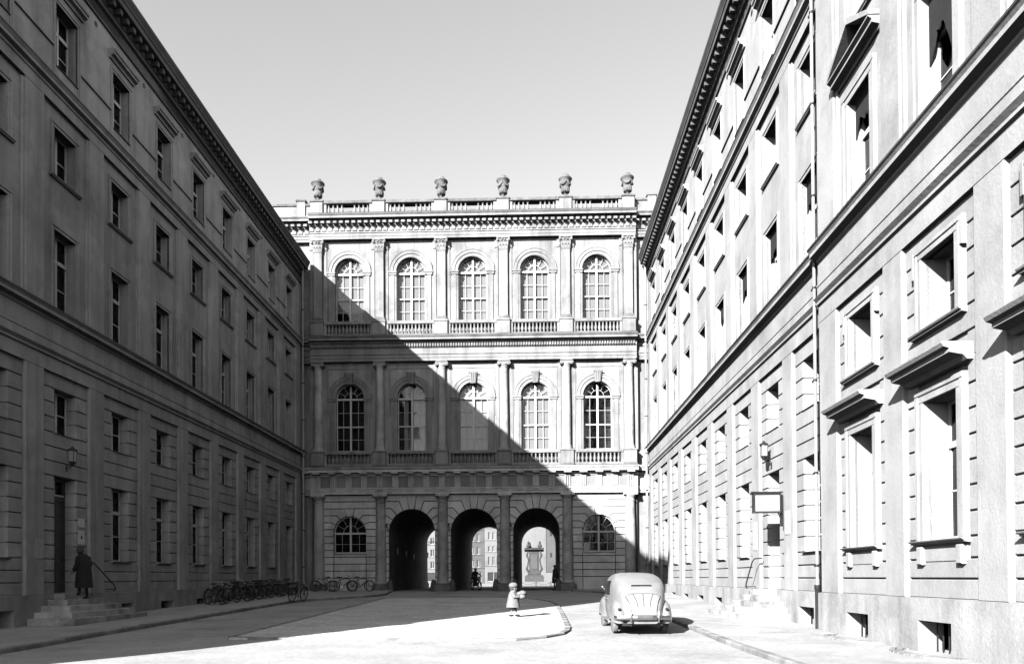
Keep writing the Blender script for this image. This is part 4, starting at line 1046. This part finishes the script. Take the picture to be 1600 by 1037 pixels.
def car_body():
    m = MB(); st = [-2.0, -1.985, -1.97, -1.945, -1.92, -1.87, -1.82, -1.75, -1.67, -1.58] + [-1.5+.1*i for i in range(35)] + [1.98]; K = 22; rows = []
    for y in st:
        w, zt, zw = half_w(y), top_z(y), waist(y); row = []
        for k in range(5): row.append((w*(.86+.14*min(1, k/2.5)), y, .26+(zw-.26)*k/5))
        for k in range(K+1):
            t = PI*k/K; c, s_ = math.cos(t), math.sin(t)
            row.append((w*math.copysign(abs(c)**(2/NX), c), y, zw+(zt-zw)*abs(s_)**(2/NX)))
        for k in range(4, -1, -1): row.append((-w*(.86+.14*min(1, k/2.5)), y, .26+(zw-.26)*k/5))
        rows.append(row)
    n = len(rows[0]); m.v = [p for r_ in rows for p in r_]
    for j in range(len(rows)-1):
        for i in range(n-1): m.f.append((j*n+i, j*n+i+1, (j+1)*n+i+1, (j+1)*n+i))
        m.f.append((j*n+n-1, j*n, (j+1)*n, (j+1)*n+n-1))
    m.f += [tuple(range(n-1, -1, -1)), tuple((len(rows)-1)*n+i for i in range(n))]
    return m
car = thing('car', 'pale rounded two-door car parked with its back to the camera on the right road', 'car', (2.86, 20.45, gz(20.4)+.005), R(0.5))
car_scale = 1.04; car.scale = (.96, 1.0, car_scale)
car_body().obj('body', 'car', car, smooth=True)
def patch(xs_, ys_, off, fn='top'):
    m = MB(); n = len(ys_)
    for a, b in zip(xs_, xs_[1:]):
        for c, d_ in zip(ys_, ys_[1:]):
            m.quad((a, c, body_z(a, c)+off), (b, c, body_z(b, c)+off), (b, d_, body_z(b, d_)+off), (a, d_, body_z(a, d_)+off))
    return m
def lid():
    m = MB(); U = [-1+2*i/12 for i in range(13)]; V = [-1.99+.185*(j/9)**1.4 for j in range(10)]
    wd = lambda y: .32+.13*(y+1.99)/.185
    P = lambda u, y, o: (u*wd(y), y-o*.6, body_z(u*wd(y), y)+o*.7)
    for a, b in zip(U, U[1:]):
        for c, d_ in zip(V, V[1:]): m.quad(P(a, c, .018), P(b, c, .018), P(b, d_, .018), P(a, d_, .018))
    for a, b in zip(U, U[1:]):
        for v in (V[0], V[-1]): m.quad(P(a, v, .018), P(b, v, .018), P(b, v, -.01), P(a, v, -.01))
    for c, d_ in zip(V, V[1:]):
        for u in (-1, 1): m.quad(P(u, c, .018), P(u, d_, .018), P(u, d_, -.01), P(u, c, -.01))
    return m, P, V
m, LP, LV = lid(); ld = m.obj('engine_lid', 'car', car, smooth=True)
for u in (-.6, 0, .6):
    MB().tube([LP(u*(1 if abs(u) < .1 else (.75+.25*(y+1.99)/.185)), y, .02) for y in LV], .008, 5).obj('crease', 'iron', ld, smooth=True)
MB().tube([LP(s_, y, .006) for s_, y in [(-1.02, q) for q in LV] + [(1.02, q) for q in LV[::-1]]], .009, 5).obj('lid_gap', 'black', ld)
MB().tube([(u*.46, -1.80, body_z(u*.46, -1.80)+.006) for u in [-1+.2*i for i in range(11)]], .012, 5).obj('lid_gap', 'black', ld)
MB().ball((0, -2.01, .62), (.05, .03, .03), 8, 6).obj('lid_handle', 'chrome', ld, smooth=True)
xs_ = [-.27+.54*i/8 for i in range(9)]
patch(xs_, [-1.60, -1.575, -1.55], .012).obj('rear_window', 'black', car)
for s in (-1, 1):
    for y0, y1 in ((-.72, -.12), (-.05, .62)):
        m = MB(); yy = [y0+(y1-y0)*i/5 for i in range(6)]; zz = [.93+.36*j/5 for j in range(6)]
        for a, b in zip(yy, yy[1:]):
            for c, d_ in zip(zz, zz[1:]):
                za = lambda y, z: (s*(body_x(min(z, top_z(y)-.12), y)+.006), y, min(z, top_z(y)-.12))
                m.quad(za(a, c), za(b, c), za(b, d_), za(a, d_))
        m.obj('side_window', 'black', car)
    # door gap, handle, running board, wings
    dr = MB().tube([(s*(body_x(z, y)+.002), y, z) for y, z in ((-.08, .35), (-.08, .6), (-.08, .9), (-.08, 1.3))], .006, 4).obj('door', 'black', car)
    MB().tube([(s*.73, -.02, .82), (s*.77, -.02, .82), (s*.77, .12, .82)], .012, 6).obj('handle', 'chrome', dr)
    MB().box(min(s*.62, s*.80), max(s*.62, s*.80), -.75, .75, .27, .31).obj('running_board', 'dusty_rubber', car)
    for nm_, yc, ry, rz_, zc in (('rear_wing', -1.30, .60, .47, .36), ('front_wing', 1.22, .62, .48, .38)):
        m = MB(); n, k = 20, 12; v = []
        for j in range(k+1):
            t = -PI/2 + PI*j/k          # across the car
            for i in range(n+1):
                a = R(-12) + R(204)*i/n
                q = math.cos(t)**.55
                v.append((s*.605 + .195*math.sin(t), yc + ry*q*math.cos(a), max(.24, zc + rz_*q*math.sin(a))))
        m.add(v, [(j*(n+1)+i, j*(n+1)+i+1, (j+1)*(n+1)+i+1, (j+1)*(n+1)+i) for j in range(k) for i in range(n)])
        wg = m.obj(nm_, 'car', car, smooth=True)
        if nm_ == 'rear_wing':
            MB().ball((s*.62, -1.84, .60), (.045, .05, .04), 10, 8).obj('tail_lamp', 'black', wg, smooth=True)
        else:
            MB().ball((s*.60, 1.72, .66), (.10, .07, .11), 10, 8).obj('headlamp', 'chrome', wg, smooth=True)
    for y in (-1.2, 1.2):
        prof = [(.19, -.07), (.30, -.075), (.335, -.05), (.342, 0), (.335, .05), (.30, .075), (.19, .07)]
        w = MB().lathe(prof, 24).xform(Matrix.Rotation(PI/2, 4, 'Y')).obj('wheel', 'dusty_rubber', car, (s*.665, y, .342/1.04), smooth=True)
        MB().lathe([(.19, -.06), (.19, .055), (.12, .065), (.10, .09), (.01, .10)], 16).xform(Matrix.Rotation(s*PI/2, 4, 'Y')).obj('rim', 'car', w, smooth=True)
bm_ = MB()
bump = [(-.76, -1.80, .40), (-.70, -1.95, .40), (-.45, -2.06, .41), (-.2, -2.11, .41), (.2, -2.11, .41), (.45, -2.06, .41), (.70, -1.95, .40), (.76, -1.80, .40)]
for (a, b) in zip(bump, bump[1:]):
    for z0, z1, o0, o1 in ((-.05, .0, 0, -.02), (.0, .05, -.02, 0)):
        bm_.quad((a[0], a[1]+o0, a[2]+z0), (b[0], b[1]+o0, b[2]+z0), (b[0], b[1]+o1, b[2]+z1), (a[0], a[1]+o1, a[2]+z1))
    bm_.quad((b[0], b[1]+.03, b[2]-.05), (a[0], a[1]+.03, a[2]-.05), (a[0], a[1]+.03, a[2]+.05), (b[0], b[1]+.03, b[2]+.05))
bp_ = bm_.obj('bumper', 'chrome', car, smooth=True)
for s in (-1, 1): MB().tube([(s*.36, -2.1, .30), (s*.36, -2.13, .42), (s*.36, -2.1, .54)], .025, 8).obj('overrider', 'chrome', bp_, smooth=True)
MB().box(-.29, .29, -2.05, -2.03, .50, .635).box(-.31, .31, -2.03, -2.0, .48, .655).obj('number_plate', 'enamel', car)
MB().tube([(-.35, -1.7, .24), (-.35, -2.02, .22)], .025, 8).obj('exhaust', 'black', car)
MB().box(-.55, .55, -1.85, 1.8, .20, .30).obj('underbody', 'black', car)
for s in (-1, 1): MB().tube([(s*.70, .55, 1.02), (s*.77, .57, 1.1)], .01, 5).ball((s*.78, .57, 1.12), (.04, .015, .03), 8, 6).obj('mirror', 'chrome', car, smooth=True)
# ------------------------------------------------------------------ people
def skin_body(parent, J, edges, radii, mat, root=0, name='body'):
    me = bpy.data.meshes.new(name); names = list(J); idx = {n: i for i, n in enumerate(names)}
    me.from_pydata([J[n] for n in names], [(idx[a], idx[b]) for a, b in edges], [])
    me.materials.append(MAT[mat]); ob = put(name, me, parent)
    sk = ob.modifiers.new('skin', 'SKIN'); sk.use_smooth_shade = True
    if not me.skin_vertices: return ob
    for n in names:
        q = radii[n]; d_ = me.skin_vertices[0].data[idx[n]]; d_.radius = q if isinstance(q, tuple) else (q, q); d_.use_root = (n == names[root])
    ob.modifiers.new('sub', 'SUBSURF').levels = 1; ob.modifiers['sub'].render_levels = 2
    return ob
BONES = [('pelvis', 'belly'), ('belly', 'chest'), ('chest', 'neck'), ('neck', 'head'), ('head', 'crown'), ('chest', 'sl'), ('sl', 'el'), ('el', 'wl'), ('wl', 'hl'), ('chest', 'sr'), ('sr', 'er'), ('er', 'wr'), ('wr', 'hr'),
         ('pelvis', 'pl'), ('pl', 'kl'), ('kl', 'al'), ('al', 'tl'), ('pelvis', 'pr'), ('pr', 'kr'), ('kr', 'ar'), ('ar', 'tr')]
RAD = dict(pelvis=.13, belly=.12, chest=.14, neck=.055, head=.085, crown=.07, sl=.06, el=.042, wl=.03, hl=.028, sr=.06, er=.042, wr=.03, hr=.028, pl=.085, kl=.055, al=.036, tl=.03, pr=.085, kr=.055, ar=.036, tr=.03)
STAND = dict(pelvis=(0, 0, .93), belly=(.01, 0, 1.08), chest=(0, 0, 1.32), neck=(.01, 0, 1.49), head=(.03, 0, 1.58), crown=(.02, 0, 1.66), sl=(0, .18, 1.40), el=(.0, .23, 1.12), wl=(.08, .22, .88), hl=(.11, .21, .80),
             sr=(0, -.18, 1.40), er=(.0, -.23, 1.12), wr=(.08, -.22, .88), hr=(.11, -.21, .80), pl=(0, .09, .88), kl=(.02, .10, .48), al=(0, .10, .08), tl=(.15, .11, .03), pr=(0, -.09, .88), kr=(.02, -.10, .48), ar=(0, -.10, .08), tr=(.15, -.11, .03))
def fingers(parent, p, d, k, mat='skin'):
    """palm with five bent fingers at p, pointing along d"""
    d = Vector(d).normalized(); a = d.cross(Vector((0, 0, 1)) if abs(d.z) < .9 else Vector((0, 1, 0))).normalized(); b = a.cross(d); p = Vector(p)
    m = MB(); m.ball(p+d*.03*k, (.035*k, .035*k, .04*k), 8, 6)
    for i, (o_, l) in enumerate(((-.03, .055), (-.01, .07), (.01, .075), (.03, .065))):
        s0 = p + d*.06*k + a*o_*k; s1 = s0 + d*l*.6*k; s2 = s1 + (d*.5+b*.6)*l*.6*k; m.tube([s0, s1, s2], [.010*k, .009*k, .006*k], 6)
    s0 = p + d*.02*k - a*.035*k; m.tube([s0, s0+(d*.5-a*.6)*.04*k, s0+(d*.9-a*.6)*.06*k], [.012*k, .010*k, .007*k], 6)
    return m.obj('hand', mat, parent, smooth=True)
def face(parent, h, k, fwd=(1, 0, 0)):
    m = MB(); c = Vector(h); f = Vector(fwd); s = f.cross(Vector((0, 0, 1)))
    m.ball(c+f*.092*k+Vector((0, 0, -.005*k)), (.016*k, .016*k, .022*k), 6, 5)
    for q in (-1, 1): m.ball(c+s*q*.088*k, (.018*k, .018*k, .03*k), 6, 5)
    m.ball(c+f*.08*k+Vector((0, 0, -.05*k)), (.016*k, .025*k, .008*k), 6, 5)
    o_ = m.obj('face', 'skin', parent, smooth=True)
    e = MB()
    for q in (-1, 1): e.ball(c+f*.082*k+s*q*.034*k+Vector((0, 0, .018*k)), .011*k, 6, 5)
    e.obj('eyes', 'hair', o_); return o_
def coat(parent, rings, mat, name='coat', n=18):
    """loft of ellipses (cx, cy, z, rx, ry)"""
    m = MB(); v = []
    for cx, cy, z, a, b in rings:
        for i in range(n):
            t = 2*PI*i/n; w = 1 + .035*math.sin(5*t+z*9); v.append((cx+a*w*math.cos(t), cy+b*w*math.sin(t), z))
    k = len(rings); m.add(v, [(j*n+i, j*n+(i+1) % n, (j+1)*n+(i+1) % n, (j+1)*n+i) for j in range(k-1) for i in range(n)] + [tuple((k-1)*n+i for i in range(n))])
    return m.obj(name, mat, parent, smooth=True)
# the child on the island, pale coat and cap, clutching a pale bundle
ck = 1.0
J = dict(pelvis=(0, 0, .52), belly=(.01, 0, .61), chest=(0, 0, .74), neck=(.01, 0, .85), head=(.03, 0, .94), crown=(.02, 0, 1.03), sl=(0, .11, .79), el=(.09, .15, .66), wl=(.22, .10, .68), hl=(.27, .07, .69),
         sr=(0, -.11, .79), er=(.09, -.15, .64), wr=(.22, -.10, .66), hr=(.27, -.07, .67), pl=(0, .06, .49), kl=(.06, .06, .28), al=(.12, .06, .07), tl=(.21, .07, .03), pr=(0, -.06, .49), kr=(-.01, -.06, .27), ar=(-.08, -.06, .08), tr=(.0, -.07, .03))
rr = {k_: (v*.62 if k_ not in ('head', 'crown', 'neck') else v*1.15) for k_, v in RAD.items()}
yc = 24.4; ch = thing('child', 'small child in a pale coat and cap hurrying over the paved island with a bundle', 'child', (-.52, yc, gz(yc)+.08), R(-12))
skin_body(ch, J, BONES, rr, 'skin')
coat(ch, [(.0, 0, .30, .23, .22), (.0, 0, .42, .215, .21), (.0, 0, .55, .19, .19), (.0, 0, .66, .17, .18), (0, 0, .76, .14, .165), (.005, 0, .82, .10, .12), (.01, 0, .86, .09, .095), (.01, 0, .89, .075, .08)], 'coat_pale')
coat(ch, [(-.015, 0, .86, .085, .10), (-.02, 0, .93, .105, .115), (-.015, 0, 1.0, .11, .115)], 'hair', 'hair')
MB().tube([(0, .11, .79), (.09, .16, .66), (.21, .11, .68)], [.075, .07, .055], 8).tube([(0, -.11, .79), (.09, -.16, .64), (.21, -.11, .66)], [.075, .07, .055], 8).obj('sleeve', 'coat_pale', ch, smooth=True)
coat(ch, [(.01, 0, .98, .135, .135), (.01, 0, 1.03, .15, .15), (.01, 0, 1.09, .12, .12), (.01, 0, 1.125, .05, .05)], 'coat_pale', 'cap')
coat(ch, [(-.02, 0, .22, .125, .14), (-.01, 0, .32, .13, .14), (0, 0, .44, .12, .13)], 'coat_dark', 'skirt')
MB().ball((.13, .06, .035), (.09, .04, .035), 8, 6).ball((-.05, -.06, .035), (.09, .04, .035), 8, 6).obj('shoes', 'coat_dark', ch, smooth=True)
face(ch, (.035, 0, .94), .95); fingers(ch, (.25, .08, .685), (1, -.3, 0), .7); fingers(ch, (.25, -.08, .665), (1, .3, 0), .7)
bd = thing('bundle', 'pale rounded bundle hugged in the arms of the child', 'bundle', (-.52+.27, yc-.05, gz(yc)+.08+.60))
bb = MB()
for q in range(9): bb.ball((random.uniform(-.07, .08), random.uniform(-.07, .07), .1+random.uniform(-.09, .09)), (random.uniform(.08, .12), random.uniform(.08, .12), random.uniform(.07, .11)), 10, 7)
bb.obj('cloth', 'coat_pale', bd, smooth=True)
# figure in a dark coat on the steps
J = dict(STAND); J.update(chest=(.06, 0, 1.28), neck=(.12, 0, 1.44), head=(.17, 0, 1.52), crown=(.17, 0, 1.60), kl=(.12, .10, .50), al=(.10, .10, .20), tl=(.25, .11, .17), sl=(.05, .18, 1.36), sr=(.05, -.18, 1.36), el=(.08, .23, 1.08), wl=(.2, .22, .9), hl=(.26, .2, .86))
yc = 23.05; pe = thing('person', 'person in a long dark coat climbing the steps to the shaded doorway', 'person', (lx(yc)+.62, yc, .92), R(172))
skin_body(pe, J, BONES, RAD, 'coat_dark')
coat(pe, [(.02, 0, .38, .25, .27), (.02, 0, .6, .23, .26), (.02, 0, .95, .19, .23), (.04, 0, 1.15, .17, .23), (.06, 0, 1.3, .15, .23), (.09, 0, 1.42, .10, .14), (.12, 0, 1.48, .065, .07)], 'coat_dark')
MB().tube([(.05, .19, 1.36), (.08, .24, 1.08), (.2, .22, .92)], [.08, .07, .055], 8).tube([(.05, -.19, 1.36), (.0, -.24, 1.12), (.08, -.22, .9)], [.08, .07, .055], 8).obj('sleeve', 'coat_dark', pe, smooth=True)
coat(pe, [(.16, 0, 1.52, .11, .105), (.16, 0, 1.58, .115, .11), (.15, 0, 1.65, .08, .08)], 'hair', 'hair')
face(pe, (.18, 0, 1.53), 1); fingers(pe, (.22, .21, .89), (.6, 0, -.6), 1); fingers(pe, (.09, -.22, .86), (.2, 0, -1), 1)
# figure leaning in the right archway
yc = DF+.15; pe = thing('person', 'person in dark clothes leaning against the right side of the right archway', 'person', (BC[3]+1.22, yc, gz(48)), R(200))
J = dict(STAND); J.update(al=(.1, .1, .08), tl=(.25, .11, .03), kl=(.10, .1, .49))
skin_body(pe, J, BONES, RAD, 'coat_dark')
coat(pe, [(.02, 0, .5, .20, .24), (.01, 0, .8, .20, .24), (.0, 0, 1.1, .17, .23), (0, 0, 1.35, .14, .23), (0, 0, 1.44, .09, .13), (.01, 0, 1.5, .06, .065)], 'coat_dark')
MB().tube([(0, .2, 1.38), (0, .25, 1.12), (.08, .23, .9)], [.075, .065, .05], 8).tube([(0, -.2, 1.38), (0, -.25, 1.12), (.08, -.23, .9)], [.075, .065, .05], 8).obj('sleeve', 'coat_dark', pe, smooth=True)
coat(pe, [(.02, 0, 1.60, .14, .13), (.02, 0, 1.61, .10, .10), (.02, 0, 1.69, .085, .085)], 'coat_dark', 'hat')
face(pe, (.035, 0, 1.57), 1); fingers(pe, (.10, .22, .86), (.2, 0, -1), 1); fingers(pe, (.10, -.22, .86), (.2, 0, -1), 1)
# motorcycle with its rider in the middle passage
mc = thing('motorcycle', 'dark motorcycle standing inside the middle archway', 'motorcycle', (-3.75, 52.0, gz(52)), R(-62))
for x in (-.62, .66):
    w = MB().tube([(x+.29*math.cos(2*PI*i/22), 0, .34+.29*math.sin(2*PI*i/22)) for i in range(22)], .045, 8, True).obj('wheel', 'rubber', mc, smooth=True)
    s_ = MB().tube([(x+.245*math.cos(2*PI*i/18), 0, .34+.245*math.sin(2*PI*i/18)) for i in range(18)], .014, 5, True)
    for i in range(10): s_.tube([(x, .02, .34), (x+.245*math.cos(PI*i/5), 0, .34+.245*math.sin(PI*i/5))], .005, 3)
    s_.obj('spokes', 'steel', w)
MB().ball((.12, 0, .76), (.28, .13, .12), 12, 8).obj('tank', 'black', mc, smooth=True)
MB().ball((-.28, 0, .76), (.2, .14, .06), 10, 6).obj('saddle', 'leather', mc, smooth=True)
MB().box(-.2, .2, -.12, .12, .28, .56).lathe([(.1, .5), (.12, .52), (.12, .66), (.08, .68)], 10).obj('engine', 'iron', mc)
MB().tube([(.66, .07, .34), (.5, .07, .8), (.44, 0, .92)], .02, 6).tube([(.66, -.07, .34), (.5, -.07, .8), (.44, 0, .92)], .02, 6).obj('fork', 'steel', mc)
MB().tube([(.25, -.34, .98), (.42, -.2, 1.0), (.44, 0, .95), (.42, .2, 1.0), (.25, .34, .98)], .015, 6).obj('handlebar', 'steel', mc)
MB().ball((.55, 0, .88), (.1, .1, .1), 10, 8).obj('headlamp', 'steel', mc, smooth=True)
MB().tube([(-.62, .06, .34), (-.1, .06, .3), (.3, 0, .4), (.44, 0, .8), (-.2, 0, .68), (-.62, .06, .34)], .02, 6).obj('frame', 'black', mc)
rd = thing('person', 'rider in a dark coat sitting on the motorcycle in the middle archway', 'person', (-3.75, 52.0, gz(52)), R(-62))
J = dict(pelvis=(-.26, 0, .88), belly=(-.24, 0, 1.0), chest=(-.14, 0, 1.2), neck=(-.06, 0, 1.36), head=(-.02, 0, 1.44), crown=(-.02, 0, 1.52), sl=(-.1, .18, 1.27), el=(.08, .26, 1.08), wl=(.26, .3, 1.02), hl=(.32, .29, 1.0),
         sr=(-.1, -.18, 1.27), er=(.08, -.26, 1.08), wr=(.26, -.3, 1.02), hr=(.32, -.29, 1.0), pl=(-.2, .12, .86), kl=(.14, .2, .72), al=(-.02, .2, .32), tl=(.12, .2, .27), pr=(-.2, -.12, .86), kr=(.14, -.2, .72), ar=(-.02, -.2, .32), tr=(.12, -.2, .27))
skin_body(rd, J, BONES, RAD, 'coat_dark')
coat(rd, [(-.3, 0, .76, .22, .25), (-.27, 0, .9, .19, .22), (-.2, 0, 1.08, .17, .22), (-.13, 0, 1.23, .15, .22), (-.08, 0, 1.33, .09, .12)], 'coat_dark')
coat(rd, [(-.02, 0, 1.44, .115, .11), (-.02, 0, 1.5, .11, .11), (-.02, 0, 1.57, .06, .06)], 'hair', 'cap'); face(rd, (-.015, 0, 1.44), 1); fingers(rd, (.28, .3, 1.01), (1, 0, -.1), 1); fingers(rd, (.28, -.3, 1.01), (1, 0, -.1), 1)

# ------------------------------------------------------------------ the square beyond the archways
mo = thing('monument', 'carved stone pedestal carrying an obelisk seen through the right archway', 'monument', (.95, 125, gz(125))); mo.scale = (1.55, 1.55, 1.55)
MB().box(-1.7, 1.7, -1.7, 1.7, -.1, .22).box(-1.45, 1.45, -1.45, 1.45, .22, .42).obj('steps', 'far_pale', mo)
MB().box(-1.05, 1.05, -1.05, 1.05, .42, 1.0).cbox(-.95, .95, -.95, .95, 1.0, 1.15).obj('base', 'roof', mo)
MB().cbox(-.55, .55, -.55, .55, 1.15, 3.75, .02).cbox(-.72, .72, -.72, .72, 1.15, 1.5, .05).obj('die', 'monument', mo)
MB().cbox(-.38, .38, -.6, -.5, 1.8, 3.4, .03).obj('panel', 'far_grey', mo)
for s in (-1, 1):
    MB().tube([(s*.62, -.62, 1.5), (s*.82, -.7, 1.8), (s*.7, -.66, 2.2), (s*.62, -.62, 2.8), (s*.8, -.68, 3.3), (s*.66, -.64, 3.7)], [.12, .15, .10, .08, .14, .08], 8).obj('scroll', 'monument', mo, smooth=True)
MB().sweep([(-.6, 3.72), (-.66, 3.8), (-.98, 3.9), (-.98, 4.02), (-1.05, 4.08)], -1.05, 1.05, 1.0).obj('cornice', 'monument', mo)
for s in (-1, 1):
    m = MB().ball((s*.62, -.62, 4.3), (.24, .26, .24), 10, 8).ball((s*.62, -.7, 4.66), (.13, .13, .15), 10, 8).tube([(s*.62, -.6, 4.3), (s*.75, -.9, 4.12)], [.12, .06], 8); m.obj('figure', 'monument', mo, smooth=True)
MB().add([(-.5,-.5,4.08),(.5,-.5,4.08),(.5,.5,4.08),(-.5,.5,4.08),(-.28,-.28,15),(.28,-.28,15),(.28,.28,15),(-.28,.28,15),(0,0,15.8)], [(0,1,5,4),(1,2,6,5),(2,3,7,6),(3,0,4,7),(4,5,8),(5,6,8),(6,7,8),(7,4,8)]).obj('obelisk', 'far_pale', mo)
cb_ = thing('chain_barrier', 'stone posts with hanging chains beyond the right archway', 'barrier', (0, 117.5, gz(117.5)))
px_ = [-1.2+2.35*k for k in range(4)]
for x in px_: MB().lathe([(.13, -.05), (.13, .1), (.09, .14), (.08, .58), (.11, .62), (.10, .68), (.02, .74)], 10).obj('post', 'far_grey', cb_, (x, 0, 0), smooth=True)
for a, b in zip(px_, px_[1:]): MB().tube([(a+(b-a)*i/10, 0, .62-.40*math.sin(PI*i/10)) for i in range(11)], .022, 6).obj('chain', 'iron', cb_, smooth=True)
lp = thing('street_lamp', 'slender dark street lamp beyond the left archway', 'lamp', (-9.72, 70, gz(70)))
MB().lathe([(.22, -.05), (.22, .3), (.12, .5), (.09, 1.2), (.07, 5.2), (.05, 5.4)], 10).obj('post', 'iron', lp, smooth=True)
MB().lathe([(.09, 2.8), (.2, 2.95), (.13, 3.05), (.22, 3.2), (.09, 3.35)], 10).obj('collar', 'iron', lp, smooth=True)
MB().tube([(0, 0, 4.3), (1.0, 0, 4.35)], .03, 6).tube([(0, 0, 4.0), (.7, 0, 4.34)], .02, 6).obj('arm', 'iron', lp)
MB().lathe([(.10, 5.4), (.2, 5.85), (.22, 5.88), (.05, 6.1)], 8).obj('lantern', 'lamp_glass', lp)
def house(label, x0, x1, y, z1, pitch, rows, wall, shop=True, roofc=True):
    t = thing('house', label, 'house', ((x0+x1)/2, y, gz(y))); w = (x1-x0)/2
    n = max(1, int((x1-x0-.4)/pitch)); off = -(n-1)*pitch/2
    holes = [(off+pitch*k-.27*pitch, off+pitch*k+.27*pitch, zc-h/2, zc+h/2) for zc, h in rows for k in range(n)]
    sh = [(-w+.5+k*(2*w-1)/2+.15, -w+.5+(k+1)*(2*w-1)/2-.15, .5, 2.6) for k in range(2)] if shop else []
    m = MB(); grid_wall(m, -w, w, -.2, z1, 0, holes+sh, .25)
    m.box(-w, w, .6, 9, -.2, z1); m.quad((-w, 0, -.2), (-w, 0, z1), (-w, .6, z1), (-w, .6, -.2)); m.quad((w, 0, -.2), (w, .6, -.2), (w, .6, z1), (w, 0, z1)); m.obj('wall', wall, t)
    for a, b, c, d_ in holes+sh:
        q = MB().box(a+.02, b-.02, .2, .26, c+.02, d_-.02).obj('pane', 'black', None)
        f = MB().box(a, b, .15, .2, c, c+.06).box(a, b, .15, .2, d_-.06, d_).box(a, a+.05, .15, .2, c+.06, d_-.06).box(b-.05, b, .15, .2, c+.06, d_-.06).box((a+b)/2-.03, (a+b)/2+.03, .15, .2, c+.06, d_-.06).obj('window', 'frame', t)
        q.parent = f
    for zc, h in rows: MB().sweep([(-.03, zc-h/2-.3), (-.12, zc-h/2-.2), (-.12, zc-h/2-.12)], -w, w, .1).obj('string_course', wall, t)
    MB().sweep([(-.1, z1-.3), (-.45, z1-.1), (-.45, z1+.05)], -w, w, .3).obj('cornice', wall, t)
    MB().add([(-w, -.3, z1+.05), (w, -.3, z1+.05), (w, 4.5, z1+3), (-w, 4.5, z1+3), (-w, 9, z1), (w, 9, z1)], [(0, 1, 2, 3), (3, 2, 5, 4), (0, 3, 4), (1, 5, 2)]).obj('roof', 'roof', t)
    return t
house('narrow grey house across the square seen through the middle archway', -14.4, -10.2, 170, 15, 1.35, ((4.6, 1.6), (7.6, 1.7), (10.6, 1.7), (13.2, 1.3)), 'far_grey')
house('pale house with closely set windows across the square seen through the middle archway', -10.15, -3.0, 170, 15.5, 1.0, ((5.2, 1.9), (8.0, 1.2), (11.0, 1.7), (13.6, 1.3)), 'far_pale')
house('pale house across the square seen through the left archway', -29, -14.5, 172, 13, 1.6, ((4.4, 1.6), (7.2, 1.7), (10.0, 1.5)), 'far_pale')
house('large grey house standing behind the street lamp across the square', -50, -29.1, 174, 14, 2.0, ((4.4, 1.6), (7.4, 1.7), (10.6, 1.6)), 'far_grey')
ct = thing('church', 'tall pale church wall with grey buttress seen through the right archway', 'church', (5.6, 160, gz(130))); ct.scale = (1.34, 1.34, 1.34)
MB().box(-5.2, 10, 0, 14, -.2, 26).obj('wall', 'far_pale', ct)
MB().box(-1.75, -1.35, -.5, .0, -.2, 24).box(.2, 1.2, -.3, 0, -.2, 22).obj('pilaster', 'far_pale', ct)
MB().box(-1.3, .15, -2.2, .0, 1.8, 22).obj('buttress', 'far_grey', ct)
MB().box(-5.4, 10.2, -3, -2.2, -.2, 1.2).box(-5.3, 10.1, -2.2, 0, -.2, 1.75).obj('podium', 'far_pale', ct)
for z in (4.2, 7.6): MB().box(-.75, -.45, -2.25, -2.18, z, z+.7).obj('slit_window', 'black', ct)
